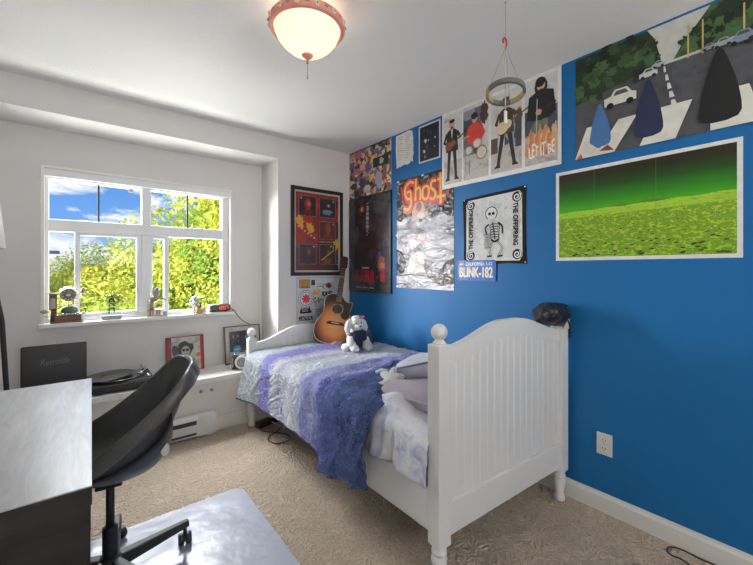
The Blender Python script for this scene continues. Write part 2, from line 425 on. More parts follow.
class Pic(MB):
    """flat printed shapes in a poster's own plane, each layer a hair above the last"""
    def __init__(s, z0=.0016, mats=None):
        super().__init__(); s.z = z0; s.mats = mats if mats is not None else []
    def mi(s, m):
        if m not in s.mats: s.mats.append(m)
        return s.mats.index(m)
    def poly(s, pts, m):
        s.z += .00005
        n = len(pts)
        ar = sum(pts[i][0]*pts[(i+1) % n][1]-pts[(i+1) % n][0]*pts[i][1] for i in range(n))
        if ar < 0: pts = pts[::-1]
        s.add([(p[0], p[1], s.z) for p in pts], [tuple(range(n))], s.mi(m)); return s
    def rect(s, x0, y0, x1, y1, m): return s.poly([(x0, y0), (x1, y0), (x1, y1), (x0, y1)], m)
    def disc(s, cx, cy, r, m, ry=None, n=20, rot=0):
        ry = ry or r; c, q = math.cos(rot), math.sin(rot)
        pts = []
        for i in range(n):
            a = 2*PI*i/n; x = r*math.cos(a); y = ry*math.sin(a); pts.append((cx+x*c-y*q, cy+x*q+y*c))
        return s.poly(pts, m)
    def blob(s, cx, cy, r, m, ry=None, jag=.25, n=22, seed=0):
        ry = ry or r; g = random.Random(seed*31+int(cx*1000)); pts = []
        for i in range(n):
            a = 2*PI*i/n; k = 1+g.uniform(-jag, jag); pts.append((cx+r*math.cos(a)*k, cy+ry*math.sin(a)*k))
        return s.poly(pts, m)
    def stroke(s, pts, w, m, taper=False):
        s.z += .00005
        P = [Vector((p[0], p[1])) for p in pts]; k = len(P); v = []; f = []
        for i, p in enumerate(P):
            t = (P[min(i+1, k-1)]-P[max(i-1, 0)]).normalized(); nn = Vector((-t.y, t.x))
            ww = w*(.5 if not taper else .5*(1-.75*i/(k-1)))
            v += [(p.x-nn.x*ww, p.y-nn.y*ww, s.z), (p.x+nn.x*ww, p.y+nn.y*ww, s.z)]
        for i in range(k-1): f.append((2*i, 2*i+2, 2*i+3, 2*i+1))
        s.add(v, f, s.mi(m)); return s
    def curve(s, pts, w, m, taper=False, sub=6):
        return s.stroke([(p[0], p[1]) for p in smooth_poly(pts, sub, False)], w, m, taper)
    def arc(s, cx, cy, r, a0, a1, w, m, n=24, dr=0):
        return s.stroke([(cx+(r+dr*i/n)*math.cos(a0+(a1-a0)*i/n), cy+(r+dr*i/n)*math.sin(a0+(a1-a0)*i/n)) for i in range(n+1)], w, m)
    def text(s, body, x0, y0, x1, y1, m, rot=0, bold=0, shear=0.0, warp=None):
        v, f = text_geo(body, shear)
        xs = [p[0] for p in v]; ys = [p[1] for p in v]
        ax, bx, ay, by = min(xs), max(xs), min(ys), max(ys)
        W, H = x1-x0, y1-y0; cx, cy = (x0+x1)/2, (y0+y1)/2
        if rot in (90, -90, 270): tw, th = H, W
        else: tw, th = W, H
        c, q = math.cos(math.radians(rot)), math.sin(math.radians(rot))
        offs = [(0, 0)] if not bold else [(-bold, 0), (bold, 0), (0, bold), (0, -bold)]
        for ox, oy in offs:
            s.z += .00005; vv = []
            for p in v:
                u = (p[0]-ax)/(bx-ax)-.5; w = (p[1]-ay)/(by-ay)-.5
                if warp: u, w = warp(u, w)
                x, y = u*tw+ox, w*th+oy
                vv.append((cx+x*c-y*q, cy+x*q+y*c, s.z))
            s.add(vv, f, s.mi(m))
        return s
    def done(s, name, parent):
        return s.build(name, s.mats, parent)

RB = Matrix(((0, 0, -1), (-1, 0, 0), (0, 1, 0))).to_4x4()      # local x,y,z -> -Y, Z, -X  (blue wall)
RW = Matrix(((1, 0, 0), (0, 0, -1), (0, 1, 0))).to_4x4()       # local x,y,z -> X, Z, -Y   (walls facing the camera)
WX = 2.15; CY = 3.064; WY = 3.427; HC = 2.444
def on_blue(o, y_left, z_bot, off=.0006): o.matrix_world = T(WX-off, y_left, z_bot) @ RB
def on_back(o, x_left, z_bot, y=CY, off=.0006): o.matrix_world = T(x_left, y-off, z_bot) @ RW
def sheet(name, label, cat, w, h, m, group=None, t=.0014, pts=None):
    b = MB(); b.prism(pts or [(0, 0), (w, 0), (w, h), (0, h)], 0, t)
    return tag(b.build(name, m), label, cat, group)
def frame_part(parent, w, h, fw, d, m, name='frame'):
    b = MB()
    b.box(0, w, 0, fw, 0, d); b.box(0, w, h-fw, h, 0, d); b.box(0, fw, fw, h-fw, 0, d); b.box(w-fw, w, fw, h-fw, 0, d)
    return b.build(name, m, parent, bevel=.0015)

# ================================================================== ROOM SHELL
XL, YR = -.85, -3.2
b = MB(); b.box(XL-.12, WX+.12, YR-.12, WY+.14, -.1, 0); struct(b.build('floor', M['carpet']))
b = MB(); b.box(XL-.12, WX+.12, YR-.12, WY+.14, HC, HC+.12); struct(b.build('ceiling', M['ceil']))
b = MB(); b.box(WX, WX+.12, YR, WY+.14, 0, HC); struct(b.build('wall_right', M['blue']))
b = MB(); b.box(XL-.12, XL, YR, WY+.14, 0, HC); struct(b.build('wall_left', M['wall']))
b = MB(); b.box(XL-.12, WX+.12, YR-.12, YR, 0, HC); struct(b.build('wall_front', M['wall']))
HX0, HX1, HZ0, HZ1 = -.178, 1.085, .868, 1.985      # window opening
b = MB()
b.box(1.38, WX, CY, WY+.14, 0, HC)                 # full-depth wall behind the bed
b.box(XL, 1.38, CY, WY+.14, 2.255, HC)             # dropped soffit over the alcove
b.box(XL, HX0, WY, WY+.14, 0, 2.255); b.box(HX1, 1.38, WY, WY+.14, 0, 2.255)
b.box(HX0, HX1, WY, WY+.14, 0, HZ0); b.box(HX0, HX1, WY, WY+.14, HZ1, 2.255)
struct(b.build('wall_back', M['wall']))
def base_profile(h=.098, d=.014): return [(0, 0), (d, 0), (d, h-.022), (d*.55, h-.008), (d*.5, h), (0, h)]
b = MB(); P = base_profile()
b.prism([(x, z) for x, z in P], YR, CY, 0, X=Matrix(((-1, 0, 0, WX), (0, 0, 1, 0), (0, 1, 0, 0), (0, 0, 0, 1))))
struct(b.build('baseboard_right', M['trim']))
b = MB(); b.prism([(x, z) for x, z in P], 1.38, WX-.014, 0, X=Matrix(((0, 0, 1, 0), (-1, 0, 0, CY), (0, 1, 0, 0), (0, 0, 0, 1))))
struct(b.build('baseboard_back', M['trim']))
b = MB(); b.prism([(x, z) for x, z in P], YR, 3.04, 0, X=Matrix(((1, 0, 0, XL), (0, 0, 1, 0), (0, 1, 0, 0), (0, 0, 0, 1))))
struct(b.build('baseboard_left', M['trim']))

# ------------------------------------------------------------------ window
win = bpy.data.objects.new('window_1', None); COL.objects.link(win); struct(win); win.location = (0, WY, 0)
G = .075                                             # glass plane behind the wall face
b = MB()
def wb(x0, x1, z0, z1, y0=.045, y1=.11): b.box(x0, x1, y0, y1, z0, z1)
wb(HX0, -.152, .895, HZ1); wb(1.024, HX1, .895, HZ1); wb(-.152, 1.024, 1.915, HZ1); wb(-.152, 1.024, .895, .925)
wb(-.152, 1.024, 1.545, 1.632); wb(.405, .470, .925, 1.545); wb(.405, .470, 1.632, 1.915)
b.build('window_frame', M['vinyl'], win, bevel=.004)
def sash(x0, x1, sw, name='sash'):
    b = MB(); z0, z1 = .925, 1.545
    b.box(x0, x0+sw, .055, .085, z0, z1); b.box(x1-sw, x1, .055, .085, z0, z1)
    b.box(x0+sw, x1-sw, .055, .085, z0, z0+.025); b.box(x0+sw, x1-sw, .055, .085, z1-.02, z1)
    return b.build(name, M['vinyl'], win, bevel=.003)
sash(-.012, .405, .034); sash(.470, .598, .012); 
b = MB(); b.box(.562, .598, .05, .09, .925, 1.545); b.build('sash_stile', M['vinyl'], win, bevel=.003)
for x0, x1, z0, z1 in ((-.152, .405, 1.632, 1.915), (.470, 1.024, 1.632, 1.915), (-.152, -.012, .925, 1.545), (.022, .371, .95, 1.525), (.482, .562, .95, 1.525), (.598, 1.024, .925, 1.545)):
    b = MB(); b.box(x0, x1, G-.002, G+.002, z0, z1); b.build('window_pane', M['glass'], win)
for x in (.13, .741):
    b = MB(); b.box(x-.006, x+.006, .06, .072, 1.632, 1.915); b.build('glazing_bar', M['black'], win)
    b = MB(); b.box(x+.05+.14*(x < .5), x+.08+.14*(x < .5), .055, .07, 1.885, 1.912); b.build('latch', M['grey'], win, bevel=.002)
b = MB(); b.box(HX0+.004, HX1-.004, .002, .046, 1.925, HZ1-.004); b.build('blind_headbox', M['vinyl'], win, bevel=.006)
b = MB(); b.box(-.152, 1.06, .02, .03, 1.915, 1.926); b.build('blind_hem', M['heater'], win, bevel=.002)
b = MB(); b.box(HX0-.016, HX0+.006, -.008, .04, .895, HZ1+.012); b.box(HX1-.006, HX1+.016, -.008, .04, .895, HZ1+.012); b.box(HX0+.006, HX1-.006, -.008, .04, HZ1-.006, HZ1+.012)
b.build('window_trim', M['trim'], win, bevel=.003)
b = MB(); b.box(-.205, 1.112, -.045, .06, .866, .895); b.build('window_sill', M['trim'], win, bevel=.006, seg=3)

# ------------------------------------------------------------------ outside
b = MB(); b.box(-40, 40, WY+2, 60, -3.1, -3.0)
o = b.build('lawn', M['lawn']); struct(o)
def crown_mesh(name, m, n, seed, size):
    g = random.Random(seed); b = MB(); lobes = []
    for i in range(11):
        d = Vector((g.gauss(0, 1), g.gauss(0, 1), g.gauss(0, .8))).normalized()*g.uniform(.35, .8)
        lobes.append((d, g.uniform(.32, .55)))
    for i in range(n):
        d0, r0 = lobes[g.randrange(len(lobes))]
        d = Vector((g.gauss(0, 1), g.gauss(0, 1), g.gauss(0, 1))).normalized()
        p = d0+d*r0*g.uniform(.55, 1)**.5
        nn = (Vector((g.gauss(0, .7), g.gauss(0, .7), .75+g.gauss(0, .5)))+d*.5).normalized()
        a = nn.orthogonal().normalized(); a = (Matrix.Rotation(g.uniform(0, 6.28), 3, nn) @ a); c = nn.cross(a)
        s = size*g.uniform(.6, 1.3)
        b.add([p-a*s, p-c*s*.45+nn*s*.1, p+a*s, p+c*s*.45+nn*s*.1], [(0, 1, 2, 3)], 0)
    return b.build(name, m)
CR = [crown_mesh('foliage', M['leafy'], 26000, 3, .027), crown_mesh('foliage', M['leafg'], 26000, 9, .027)]
def tree(x, y, z, r, rz, k, label, first=False, zs=1.0):
    t = thing('tree', label, 'tree', (x, y, -3.0), (0, 0, rz), 'trees outside the window')
    c = CR[k] if first else CR[k].copy()
    if not first: COL.objects.link(c)
    c.parent = t; c.location = (0, 0, z+3.0); c.scale = (r, r, r*zs)
    b = MB(); h = z+3.0
    b.tube([(0, 0, 0), (.05, .02, h*.5), (0, 0, h)], [.16, .12, .07], 8)
    b.tube([(0.03, 0, h*.6), (.4*r, .1, h*.6+.5*r), (.55*r, .15, h+.2)], [.07, .05, .02], 6)
    b.tube([(0.03, 0, h*.55), (-.4*r, -.1, h*.55+.5*r), (-.5*r, -.2, h+.3)], [.07, .05, .02], 6)
    b.build('trunk', M['bark'], t)
    return t
tree(2.35, 8.0, 2.0, 1.75, .3, 0, 'tall yellow-green tree filling the right half of the window', True, 1.15)
tree(.95, 8.6, .75, 1.6, 1.4, 0, 'rounded yellow-green tree behind the middle of the window', False)
tree(.25, 7.6, .05, 1.0, 2.2, 1, 'small greener tree low in the middle window pane', True)
tree(-.75, 10.2, .1, 1.55, 3.0, 0, 'golden tree behind the sill figure at the left of the window')
tree(2.6, 6.9, .35, 1.0, 4.0, 1, 'small green bushy tree low in the right window pane')
tree(4.6, 10.6, 2.2, 2.1, 5.0, 1, 'large green tree farther back at the right of the window')
tree(-2.2, 13, .2, 1.8, .9, 1, 'distant green tree at the far left of the window')
tree(1.6, 12.6, .6, 2.1, 2.9, 1, 'broad green tree far behind the yellow trees')
t = thing('house', 'pale neighbouring house showing low between the trees at right', 'house', (4.4, 15.5, -3.0))
b = MB(); b.box(-3, 3, 0, 5, 0, 4.4); b.build('wall', M['stucco'], t)
b = MB(); b.prism([(-3.4, 4.4), (3.4, 4.4), (0, 5.6)], -.4, 5.4, 0, X=Matrix(((1, 0, 0, 0), (0, 0, 1, 0), (0, 1, 0, 0), (0, 0, 0, 1)))); b.build('roof', M['roofing'], t)
for x in (-1.9, 0, 1.6):
    b = MB(); b.box(x-.5, x+.5, -.05, .02, 2.6, 3.8); b.build('window', M['slot'], t)
t = thing('utility_pole', 'thin grey utility pole seen through the left of the window', 'pole', (-1.1, 15.0, -3.0))
b = MB(); b.tube([(0, 0, 0), (0, 0, 9.2)], [.09, .05], 8); b.build('pole', M['polewood'], t)
b = MB(); b.box(-.7, .7, -.05, .05, 4.75, 4.85); b.box(-.5, .5, -.05, .05, 4.0, 4.07); b.build('crossarm', M['polewood'], t)

# ------------------------------------------------------------------ window bench, heater, cables
t = thing('window_bench', 'white built-in bench filling the alcove under the window', 'bench', (0, 3.06, 0))
b = MB(); b.box(XL+.001, 1.379, -.012, WY-3.06-.001, .385, .425); b.build('bench_top', M['trim'], t, bevel=.004)
b = MB(); b.box(XL+.001, 1.379, .004, .02, .1, .385); b.build('front_panel', M['wall'], t)
b = MB(); b.box(XL+.001, 1.379, .004, WY-3.06-.001, 0, .1); b.box(.845, 1.379, -.008, .004, 0, .098); b.build('plinth', M['trim'], t)
for x in (.742, .822):
    b = MB(); b.lathe([(.005, 0), (.005, .012), (.012, .016), (.012, .026), (.006, .031)], 14, X=T(x, .004, .332) @ R(PI/2, 'X')); b.build('knob', M['brass'], t)
t = thing('baseboard_heater', 'white electric baseboard heater below the window bench', 'heater', (.2, 3.056, 0))
b = MB()
b.prism([(0, .012), (.055, .012), (.06, .03), (.06, .145), (.045, .165), (0, .165)], -.75, .64, 0, X=Matrix(((0, 0, 1, 0), (-1, 0, 0, 0), (0, 1, 0, 0), (0, 0, 0, 1))))
b.build('heater_body', M['heater'], t, bevel=.002)
b = MB(); b.box(-.72, .50, -.0615, -.055, .105, .135); b.build('outlet_slot', M['slot'], t)
b = MB(); b.box(-.72, .50, -.0615, -.055, .03, .045); b.build('intake_slot', M['slot'], t)
b = MB(); b.box(.515, .642, -.064, -.002, .012, .168); b.build('end_cap', M['heater'], t, bevel=.003)
for x in (-.6, .6):
    b = MB(); b.box(x-.02, x+.02, -.05, -.01, 0, .012); b.build('foot', M['heater'], t)

# wall outlet
t = tag(bpy.data.objects.new('wall_outlet', None), 'white double electrical outlet on the blue wall', 'outlet'); COL.objects.link(t)
on_blue(t, .772, .298)
b = MB(); b.box(0, .075, 0, .115, 0, .006); b.build('cover_plate', M['pale'], t, bevel=.003)
for zc in (.036, .079):
    b = MB(); b.prism([(.0375+.017*math.cos(2*PI*i/18), zc+max(-.014, min(.014, .018*math.sin(2*PI*i/18)))) for i in range(18)], .006, .009)
    s_ = b.build('socket', M['white'], t, bevel=.001)
    b = MB()
    b.box(.029, .0315, zc-.002, zc+.008, .009, .0096); b.box(.0435, .046, zc-.002, zc+.007, .009, .0096); b.lathe([(.0025, .009), (.0025, .0096)], 8, cx=.0375, cy=zc-.009)
    b.build('slots', M['slot'], s_)
b = MB(); b.lathe([(.003, .006), (.003, .0075)], 8, cx=.0375, cy=.0575); b.build('screw', M['chrome'], t)

def cable(name, label, pts, r, m, cat='cable'):
    b = MB(); b.tube(smooth_poly(pts, 7, False), r, 7); o = b.build(name, m); tag(o, label, cat); return o
cable('extension_cord', 'thin black cord looping out from the baseboard onto the carpet', [(2.128, .2, .005), (2.124, .27, .005), (2.118, .345, .005), (2.122, .41, .005), (2.10, .45, .005), (2.06, .452, .005), (2.045, .43, .005), (2.05, .40, .005), (2.03, .36, .005), (1.98, .32, .005)], .0033, M['cable'])
cordA = cable('x', 'black cord coiled in a loop under the bed', [(1.30, 2.80, .006), (1.22, 2.72, .006), (1.12, 2.66, .006), (1.105, 2.57, .006), (1.16, 2.515, .006), (1.24, 2.54, .006), (1.245, 2.64, .006), (1.18, 2.72, .008), (1.12, 2.80, .012), (1.17, 2.90, .006)], .0035, M['cable'])
cordB = cable('x', 'white cord running from the power strip under the bed', [(1.235, 2.86, .03), (1.26, 2.80, .02), (1.30, 2.74, .006), (1.38, 2.70, .006), (1.5, 2.66, .006)], .004, M['cablew'])
t = thing('power_strip', 'dark power strip lying on the carpet by the bed foot', 'power strip', (1.215, 2.905, .0), (0, 0, .25))
b = MB(); b.box(-.10, .10, -.03, .03, 0, .045); b.build('housing', mat('dark maroon plastic', (.03, .015, .014), .4), t, bevel=.006)
for x in (-.06, -.01):
    b = MB(); b.box(x-.016, x+.016, -.016, .016, .045, .048); b.build('socket', M['slot'], t)
b = MB(); b.box(.03, .085, -.022, .022, .045, .085); b.build('adapter', M['pale'], t, bevel=.006)
for o, nm in ((cordA, 'power_cord'), (cordB, 'white_cord')):
    o.name = nm; o.data.name = nm; del o['label']; del o['category']
    o.parent = t; o.matrix_parent_inverse = (T(1.215, 2.905, 0) @ R(.25, 'Z')).inverted()

# ------------------------------------------------------------------ bed
LX, LY, RXp, RYp = 1.135, .988, 2.072, .934
bed = thing('bed', 'white wooden bed with arched beadboard headboard along the blue wall', 'bed', (0, 0, 0))
hang = math.atan2(RYp-LY, RXp-LX); hw = math.hypot(RXp-LX, RYp-LY)
HM = T(LX, LY, 0) @ R(hang, 'Z')
def foot_prof(s, h): return [(p[0]*s, p[1]*h) for p in ((.30, 0), (.42, .03), (.44, .12), (.34, .2), (.30, .28), (.36, .42), (.47, .56), (.5, .66), (.42, .73), (.36, .76), (.47, .8), (.47, .86), (.36, .9), (.5, 1))]
def post(X, z0, z1, s, ball, parent, name='post', fin=True):
    b = MB(); h = s/2
    b.box(-h, h, -h, h, z0, z1, 0, X)
    p = b.build(name, M['white'], parent, bevel=.005, seg=3)
    b = MB(); b.lathe(foot_prof(s*.98, z0), 20, 0, X); b.build('turned_foot', M['white'], p)
    if fin:
        b = MB(); r = ball
        pr = [(r*.75, z1), (r*.8, z1+.006), (r*.62, z1+.012), (r*.55, z1+.018)]
        cz = z1+.014+r
        for i in range(13):
            a = -1.05+(PI/2+1.05)*i/12; pr.append((max(.001, r*math.cos(a)), cz+r*math.sin(a)))
        b.lathe(pr, 20, 0, X); b.build('ball_finial', M['white'], p)
    return p
post(HM, .165, .972, .068, .034, bed, 'head_post'); post(HM @ T(hw, 0, 0), .165, .962, .068, .034, bed, 'head_post', fin=False)
def arch(x, w, zs, zp, flat=.16):
    u = abs(2*x/w-1)
    k = max(0, min(1, (1-u)/(1-flat*.0) ))
    return zs+(zp-zs)*(.5-.5*math.cos(PI*min(1, k*1.12)))
def board(X, w, z0, zs, zp, zrail, band, t, parent, name, groove):
    # frame rails
    n = 40; x0, x1 = .033, w-.033; L = x1-x0
    b = MB()
    top = [(x0+L*i/n, arch(L*i/n, L, zs, zp)) for i in range(n+1)]
    low = [(x, z-band-(.012 if True else 0)*(1-abs(2*(x-x0)/L-1))) for x, z in top]
    XY = X @ Matrix(((1, 0, 0, 0), (0, 0, 1, 0), (0, 1, 0, 0), (0, 0, 0, 1)))
    b.prism(top+low[::-1], -t/2, t/2, 0, XY)
    b.build(name+'_top_rail', M['white'], parent, bevel=.003)
    b = MB(); b.box(x0, x1, -t/2, t/2, z0, zrail, 0, X); b.build(name+'_bottom_rail', M['white'], parent, bevel=.003)
    # beadboard panel
    b = MB(); pitch = L/groove; prof = []
    for i in range(groove):
        a = x0+i*pitch; prof += [(a, 0), (a+.002, .004), (a+.006, .004), (a+.008, .0), (a+.012, .002), (a+pitch-.001, .002)]
    vs = []; fs = []
    for (x, d) in prof:
        zt = arch(x-x0, L, zs, zp)-band*.6
        for sgn in (-1, 1):
            dd = (.009-d) if d == .004 or d == 0 else .009
            dd = .006 if d == .004 else (.0075 if d == 0 else .009)
            vs.append((x, sgn*dd, zrail-.01)); vs.append((x, sgn*dd, zt))
    for i in range(len(prof)-1):
        o = 4*i; fs += [(o, o+4, o+5, o+1), (o+2, o+3, o+7, o+6)]
    b.add(vs, fs, 0, False, X); b.build(name+'_beadboard', M['white'], parent)
board(HM, hw, .187, .955, 1.037, .325, .07, .034, bed, 'headboard', 17)
FM = T(1.102, 2.952, 0); fw = 2.072-1.102
post(FM, .165, .712, .066, .036, bed, 'foot_post'); post(FM @ T(fw, 0, 0), .165, .712, .066, .036, bed, 'foot_post')
board(FM, fw, .187, .678, .785, .33, .062, .034, bed, 'footboard', 17)
b = MB(); b.box(1.112, 1.14, 1.02, 2.92, .206, .388); b.build('side_rail', M['white'], bed, bevel=.004)
b = MB(); b.box(2.062, 2.09, .975, 2.92, .206, .388); b.build('side_rail', M['white'], bed, bevel=.004)
b = MB()
for i in range(9): b.box(1.14, 2.062, 1.1+i*.21, 1.17+i*.21, .30, .32)
b.build('slats', M['tan'], bed)
t = thing('mattress', 'mattress on the white bed frame, under sheet and quilt', 'mattress', (1.61, 1.955, .32))
b = MB(); b.box(-.455, .448, -.89, .94, .001, .235); b.build('mattress_core', M['pillowg'], t, bevel=.05, seg=4)
b = MB(); b.box(-.458, .451, -.893, .943, .10, .11); b.build('piping', M['pipe'], t, bevel=.003)

# sheet over the head end, rumpled
def fb(p, s=1.0, o=3):
    v = 0; a = 1
    for i in range(o): v += a*noise.noise(Vector(p)*s*(2**i)); a *= .5
    return v
def sheet_fn(u, v):
    y = 1.012+(1.62-1.012)*v
    sl = u*1.20                      # arc length from the wall side
    top = .585
    if sl < .93:
        x = 2.07-sl; z = top; out = 0
    else:
        d = sl-.93; k = min(1, d/.07); a = k*PI/2
        x = 1.14-.034*math.sin(a); z = top-.05*(1-math.cos(a))-max(0, d-.07)
        out = 1
    w = fb((x*1.2, y*1.3, z), 5, 3); ridge = abs(fb((y*2.2, z*.7, x*.7), 4.2, 2))
    hump = .085*math.exp(-((x-1.17)/.14)**2-((y-1.27)/.17)**2)
    if out: x -= .010+.045*(.42-ridge)*min(1, (sl-.93)/.06)+.012*w
    else: z += hump+.012*w+.035*(.4-ridge)
    if out: z += .2*hump
    x = max(1.080, x)
    return (x, y, max(z, .398))
b = MB(); b.grid(sheet_fn, 70, 40)
o = b.build('bed_sheet', M['sheet'], solid=.004); tag(o, 'rumpled white sheet with faded blue print at the head end', 'sheet')

# quilt
def hem(y):
    if y > 2.93: return .245
    if y > 1.80: return .244
    if y > 1.77: return .244-.080*(1.80-y)/.03
    return .164+.105*(1.77-y)/.43+.003*math.sin(y*22)
YQ0, YQ1 = 1.335, 2.928
def quilt_fn(u, v):
    y = YQ0+(YQ1-YQ0)*v
    topz = .602
    hz = hem(y); R_ = .07; flat = .92; drop = topz-R_-hz
    tot = flat+R_*PI/2+drop; s = u*tot
    lump = fb((s*1.1, y*1.0, 1.3), 2.4, 3)+.42*(abs(math.sin(9*noise.noise(Vector((s*6.5, y*6.5, 5))))) - .5)
    fold = math.sin(y*23+3*noise.noise(Vector((y*2, 0, 4)))+2.0*noise.noise(Vector((y*3, s*2, 0))))
    near = math.exp(-((y-1.42)/.24)**2)
    wr = abs(noise.noise(Vector((s*2.2+y*2.0, y*6.5-s*2.4, .3))))
    dg = .5+.5*math.sin((y*1.0+s*.55)*30+2.6*noise.noise(Vector((s*1.6, y*1.6, 9)))); dg = dg**2.2*math.exp(-((y-1.62)/.34)**2)*min(1, max(0, (s-.12)/.3))
    wr2 = abs(noise.noise(Vector((s*4.2+y*3.0, y*13-s*5, 2.3))))
    if s < flat:
        x = 2.085-s; z = topz
        z += .014*lump+(.014+.045*near)*(.5-wr)+(.008+.022*near)*(.5-wr2)+.012
        z += .02*near+.030*dg
    else:
        d = s-flat
        if d < R_*PI/2:
            a = d/R_; x = 2.085-flat-R_*math.sin(a); z = topz-R_*(1-math.cos(a))
        else:
            dd = d-R_*PI/2; a = PI/2; x = 2.085-flat-R_; z = topz-R_-dd
        k = min(1, d/(R_*PI/2+drop))
        n = Vector((-math.sin(a), 0, math.cos(a)))
        q = .014*lump+(.012+.03*near)*(.5-wr)+(.008+.018*near)*(.5-wr2)+.012+.02*near*(1-k)+.026*dg*(1-.6*k)
        x += n.x*q; z += n.z*q
        x -= k*((.003 if y > 1.8 else .008)*fold+.012)*(1+.8*near)+.006*k*near
        if y < 1.80: x -= .022*k*min(1, (1.80-y)/.03)
        fl = max(0, (y-2.62)/.31)                # far corner swings out past the foot post
        x -= .075*k*fl**2; 
    # near hem wanders
    if v < .12: y += (.12-v)/.12*(.03*noise.noise(Vector((s*3, 1, 7)))+.01*math.sin(s*18))
    if v < .02 and s < flat: z -= .012
    fl = max(0, (y-2.86)/.07)
    if s > flat+.04: y += .055*min(1, (s-flat-.04)/.2)*fl
    return (x, y, z)
b = MB(); b.grid(quilt_fn, 230, 230)
quilt = b.build('quilt', M['quilt'], solid=.006); tag(quilt, 'blue and lilac banded quilt spread over the bed and hanging down its side', 'quilt')
# binding strip along the visible hem
edge = [quilt_fn(1, i/149) for i in range(150)]
b = MB(); b.tube([(p[0], p[1], p[2]) for p in edge], .0055, 6); b.build('binding', M['quiltback'], quilt)
edge = [quilt_fn(i/149, 0) for i in range(150)]
b = MB(); b.tube(edge, .005, 6); b.build('binding', M['quiltback'], quilt)

# pillows
def pillow(name, label, loc, rot, L, W_, H_, m, seed, pip=None, grp=None):
    t = thing(name, label, 'pillow', loc, rot)
    b = MB()
    def fn(u, v, sgn):
        x = (u*2-1); y = (v*2-1)
        cx = math.copysign(abs(x)**.9, x); cy = math.copysign(abs(y)**.9, y)
        th = (max(0, 1-x**4)*max(0, 1-y**4))**.45
        pin = 1-.09*(1-abs(x)**2)*abs(y)**3
        pin2 = 1-.09*(1-abs(y)**2)*abs(x)**3
        wz = .018*noise.noise(Vector((x*2+seed, y*2, sgn)))+.012*abs(noise.noise(Vector((x*5+seed, y*3, 2))))
        return (cx*L/2*pin2, cy*W_/2*pin, sgn*th*(H_/2+wz))
    b.grid(lambda u, v: fn(u, v, 1), 30, 24); b.grid(lambda u, v: fn(1-u, v, -1), 30, 24)
    b.build('pillow_body', m, t)
    if pip:
        pts = []
        for k in range(96):
            q = k/24
            if q < 1: uv = (q, 0)
            elif q < 2: uv = (1, q-1)
            elif q < 3: uv = (3-q, 1)
            else: uv = (0, 4-q)
            pts.append(fn(*uv, 1))
        b = MB(); b.tube(pts, .005, 6, closed=True); b.build('piping', pip, t)
    return t
pillow('bed_pillow', 'mauve pillow lying low against the white headboard', (1.40, 1.235, .655), (math.radians(-5), math.radians(4), math.radians(3)), .46, .43, .12, M['pillowm'], 3, M['pillowm'])
pillow('bed_pillow', 'pale grey pillow with piped edge behind the mauve pillow', (1.64, 1.285, .75), (math.radians(-20), math.radians(12), math.radians(4)), .60, .46, .14, M['pillowg'], 8, M['pipe'])

def star_plush():
    t = thing('plush_toy', 'small white star-shaped plush toy on the mauve pillow', 'plush toy', (1.275, 1.435, .705), (math.radians(40), math.radians(-8), math.radians(-42)))
    t.scale = (.78, .78, .78)
    b = MB(); vs = []; n = 60
    for ring in range(7):
        k = ring/6
        for i in range(n):
            a = 2*PI*i/n; rr = .048+.042*max(0, math.cos(2.5*((a+PI/5) % (2*PI/5)-PI/5)))**1.5
            vs.append((math.cos(a)*rr*k, math.sin(a)*rr*k, .030*math.sqrt(max(0, 1-k**2.2))))
    fs = []
    for ring in range(6):
        for i in range(n):
            j = (i+1) % n; fs.append((ring*n+i, (ring+1)*n+i, (ring+1)*n+j, ring*n+j))
    b.add(vs, fs, 0, True); b.add([(x, y, -z) for x, y, z in vs], [f[::-1] for f in fs], 0, True)
    b.build('body', M['plush'], t)
    b = MB(); b.tube([(-.05, -.03, 0), (-.10, -.045, -.005), (-.15, -.075, -.012)], [.02, .019, .014], 10); b.ell((-.155, -.078, -.013), .015, 10, 8); b.build('arm', M['plush'], t)
    b = MB(); b.tube([(-.02, .05, 0), (-.065, .075, -.006), (-.105, .07, -.015)], [.019, .017, .012], 10); b.build('arm', mat('pale aqua plush', (.55, .68, .72), 1, bmp=.8, bscale=120), t)
star_plush()

# ------------------------------------------------------------------ guitar
ga = Vector((.335, .285, .80)).normalized()
gn = Vector((-.50, -.85, .0)); gn = (gn-ga*gn.dot(ga)).normalized(); gx = ga.cross(gn).normalized()
GX = Matrix((gx, ga, gn)).transposed().to_4x4()
t = thing('acoustic_guitar', 'sunburst acoustic guitar leaning in the corner on the bed', 'guitar')
t.matrix_world = T(1.712, 2.70, .628) @ GX
half = [(0, 0), (.10, .005), (.155, .04), (.178, .10), (.172, .17), (.142, .235), (.118, .285), (.118, .33), (.128, .38), (.118, .43), (.075, .465), (.03, .47)]
right = half[:8]+[(.13, .375), (.125, .41), (.095, .405), (.06, .42), (.03, .455)]
out = right+[(-x, y) for x, y in half[::-1][:-1]]
outline = [(p[0], p[1]) for p in smooth_poly(out, 5)]
b = MB(); b.prism(outline, -.085, -.0015, 1, msides=1, smooth=False); body = b.build('body', [M['gside'], M['gside']], t, bevel=.004)
b = MB(); b.prism(outline, -.0015, .0015); b.build('soundboard', M['sunburst'], t)
b = MB(); b.tube([(x, y, 0) for x, y in outline], .0032, 6, closed=True); b.build('binding', mat('cream binding', (.55, .45, .3), .4), t)
b = MB(); b.lathe([(.044, .0015), (.044, .0022)], 28, cx=0, cy=.325); b.build('sound_hole', M['slot'], t)
b = MB(); b.tube([(.05*math.cos(2*PI*i/28), .325+.05*math.sin(2*PI*i/28), .002) for i in range(28)], .0035, 6, closed=True); b.build('rosette', mat('rosette', (.42, .33, .22), .4), t)
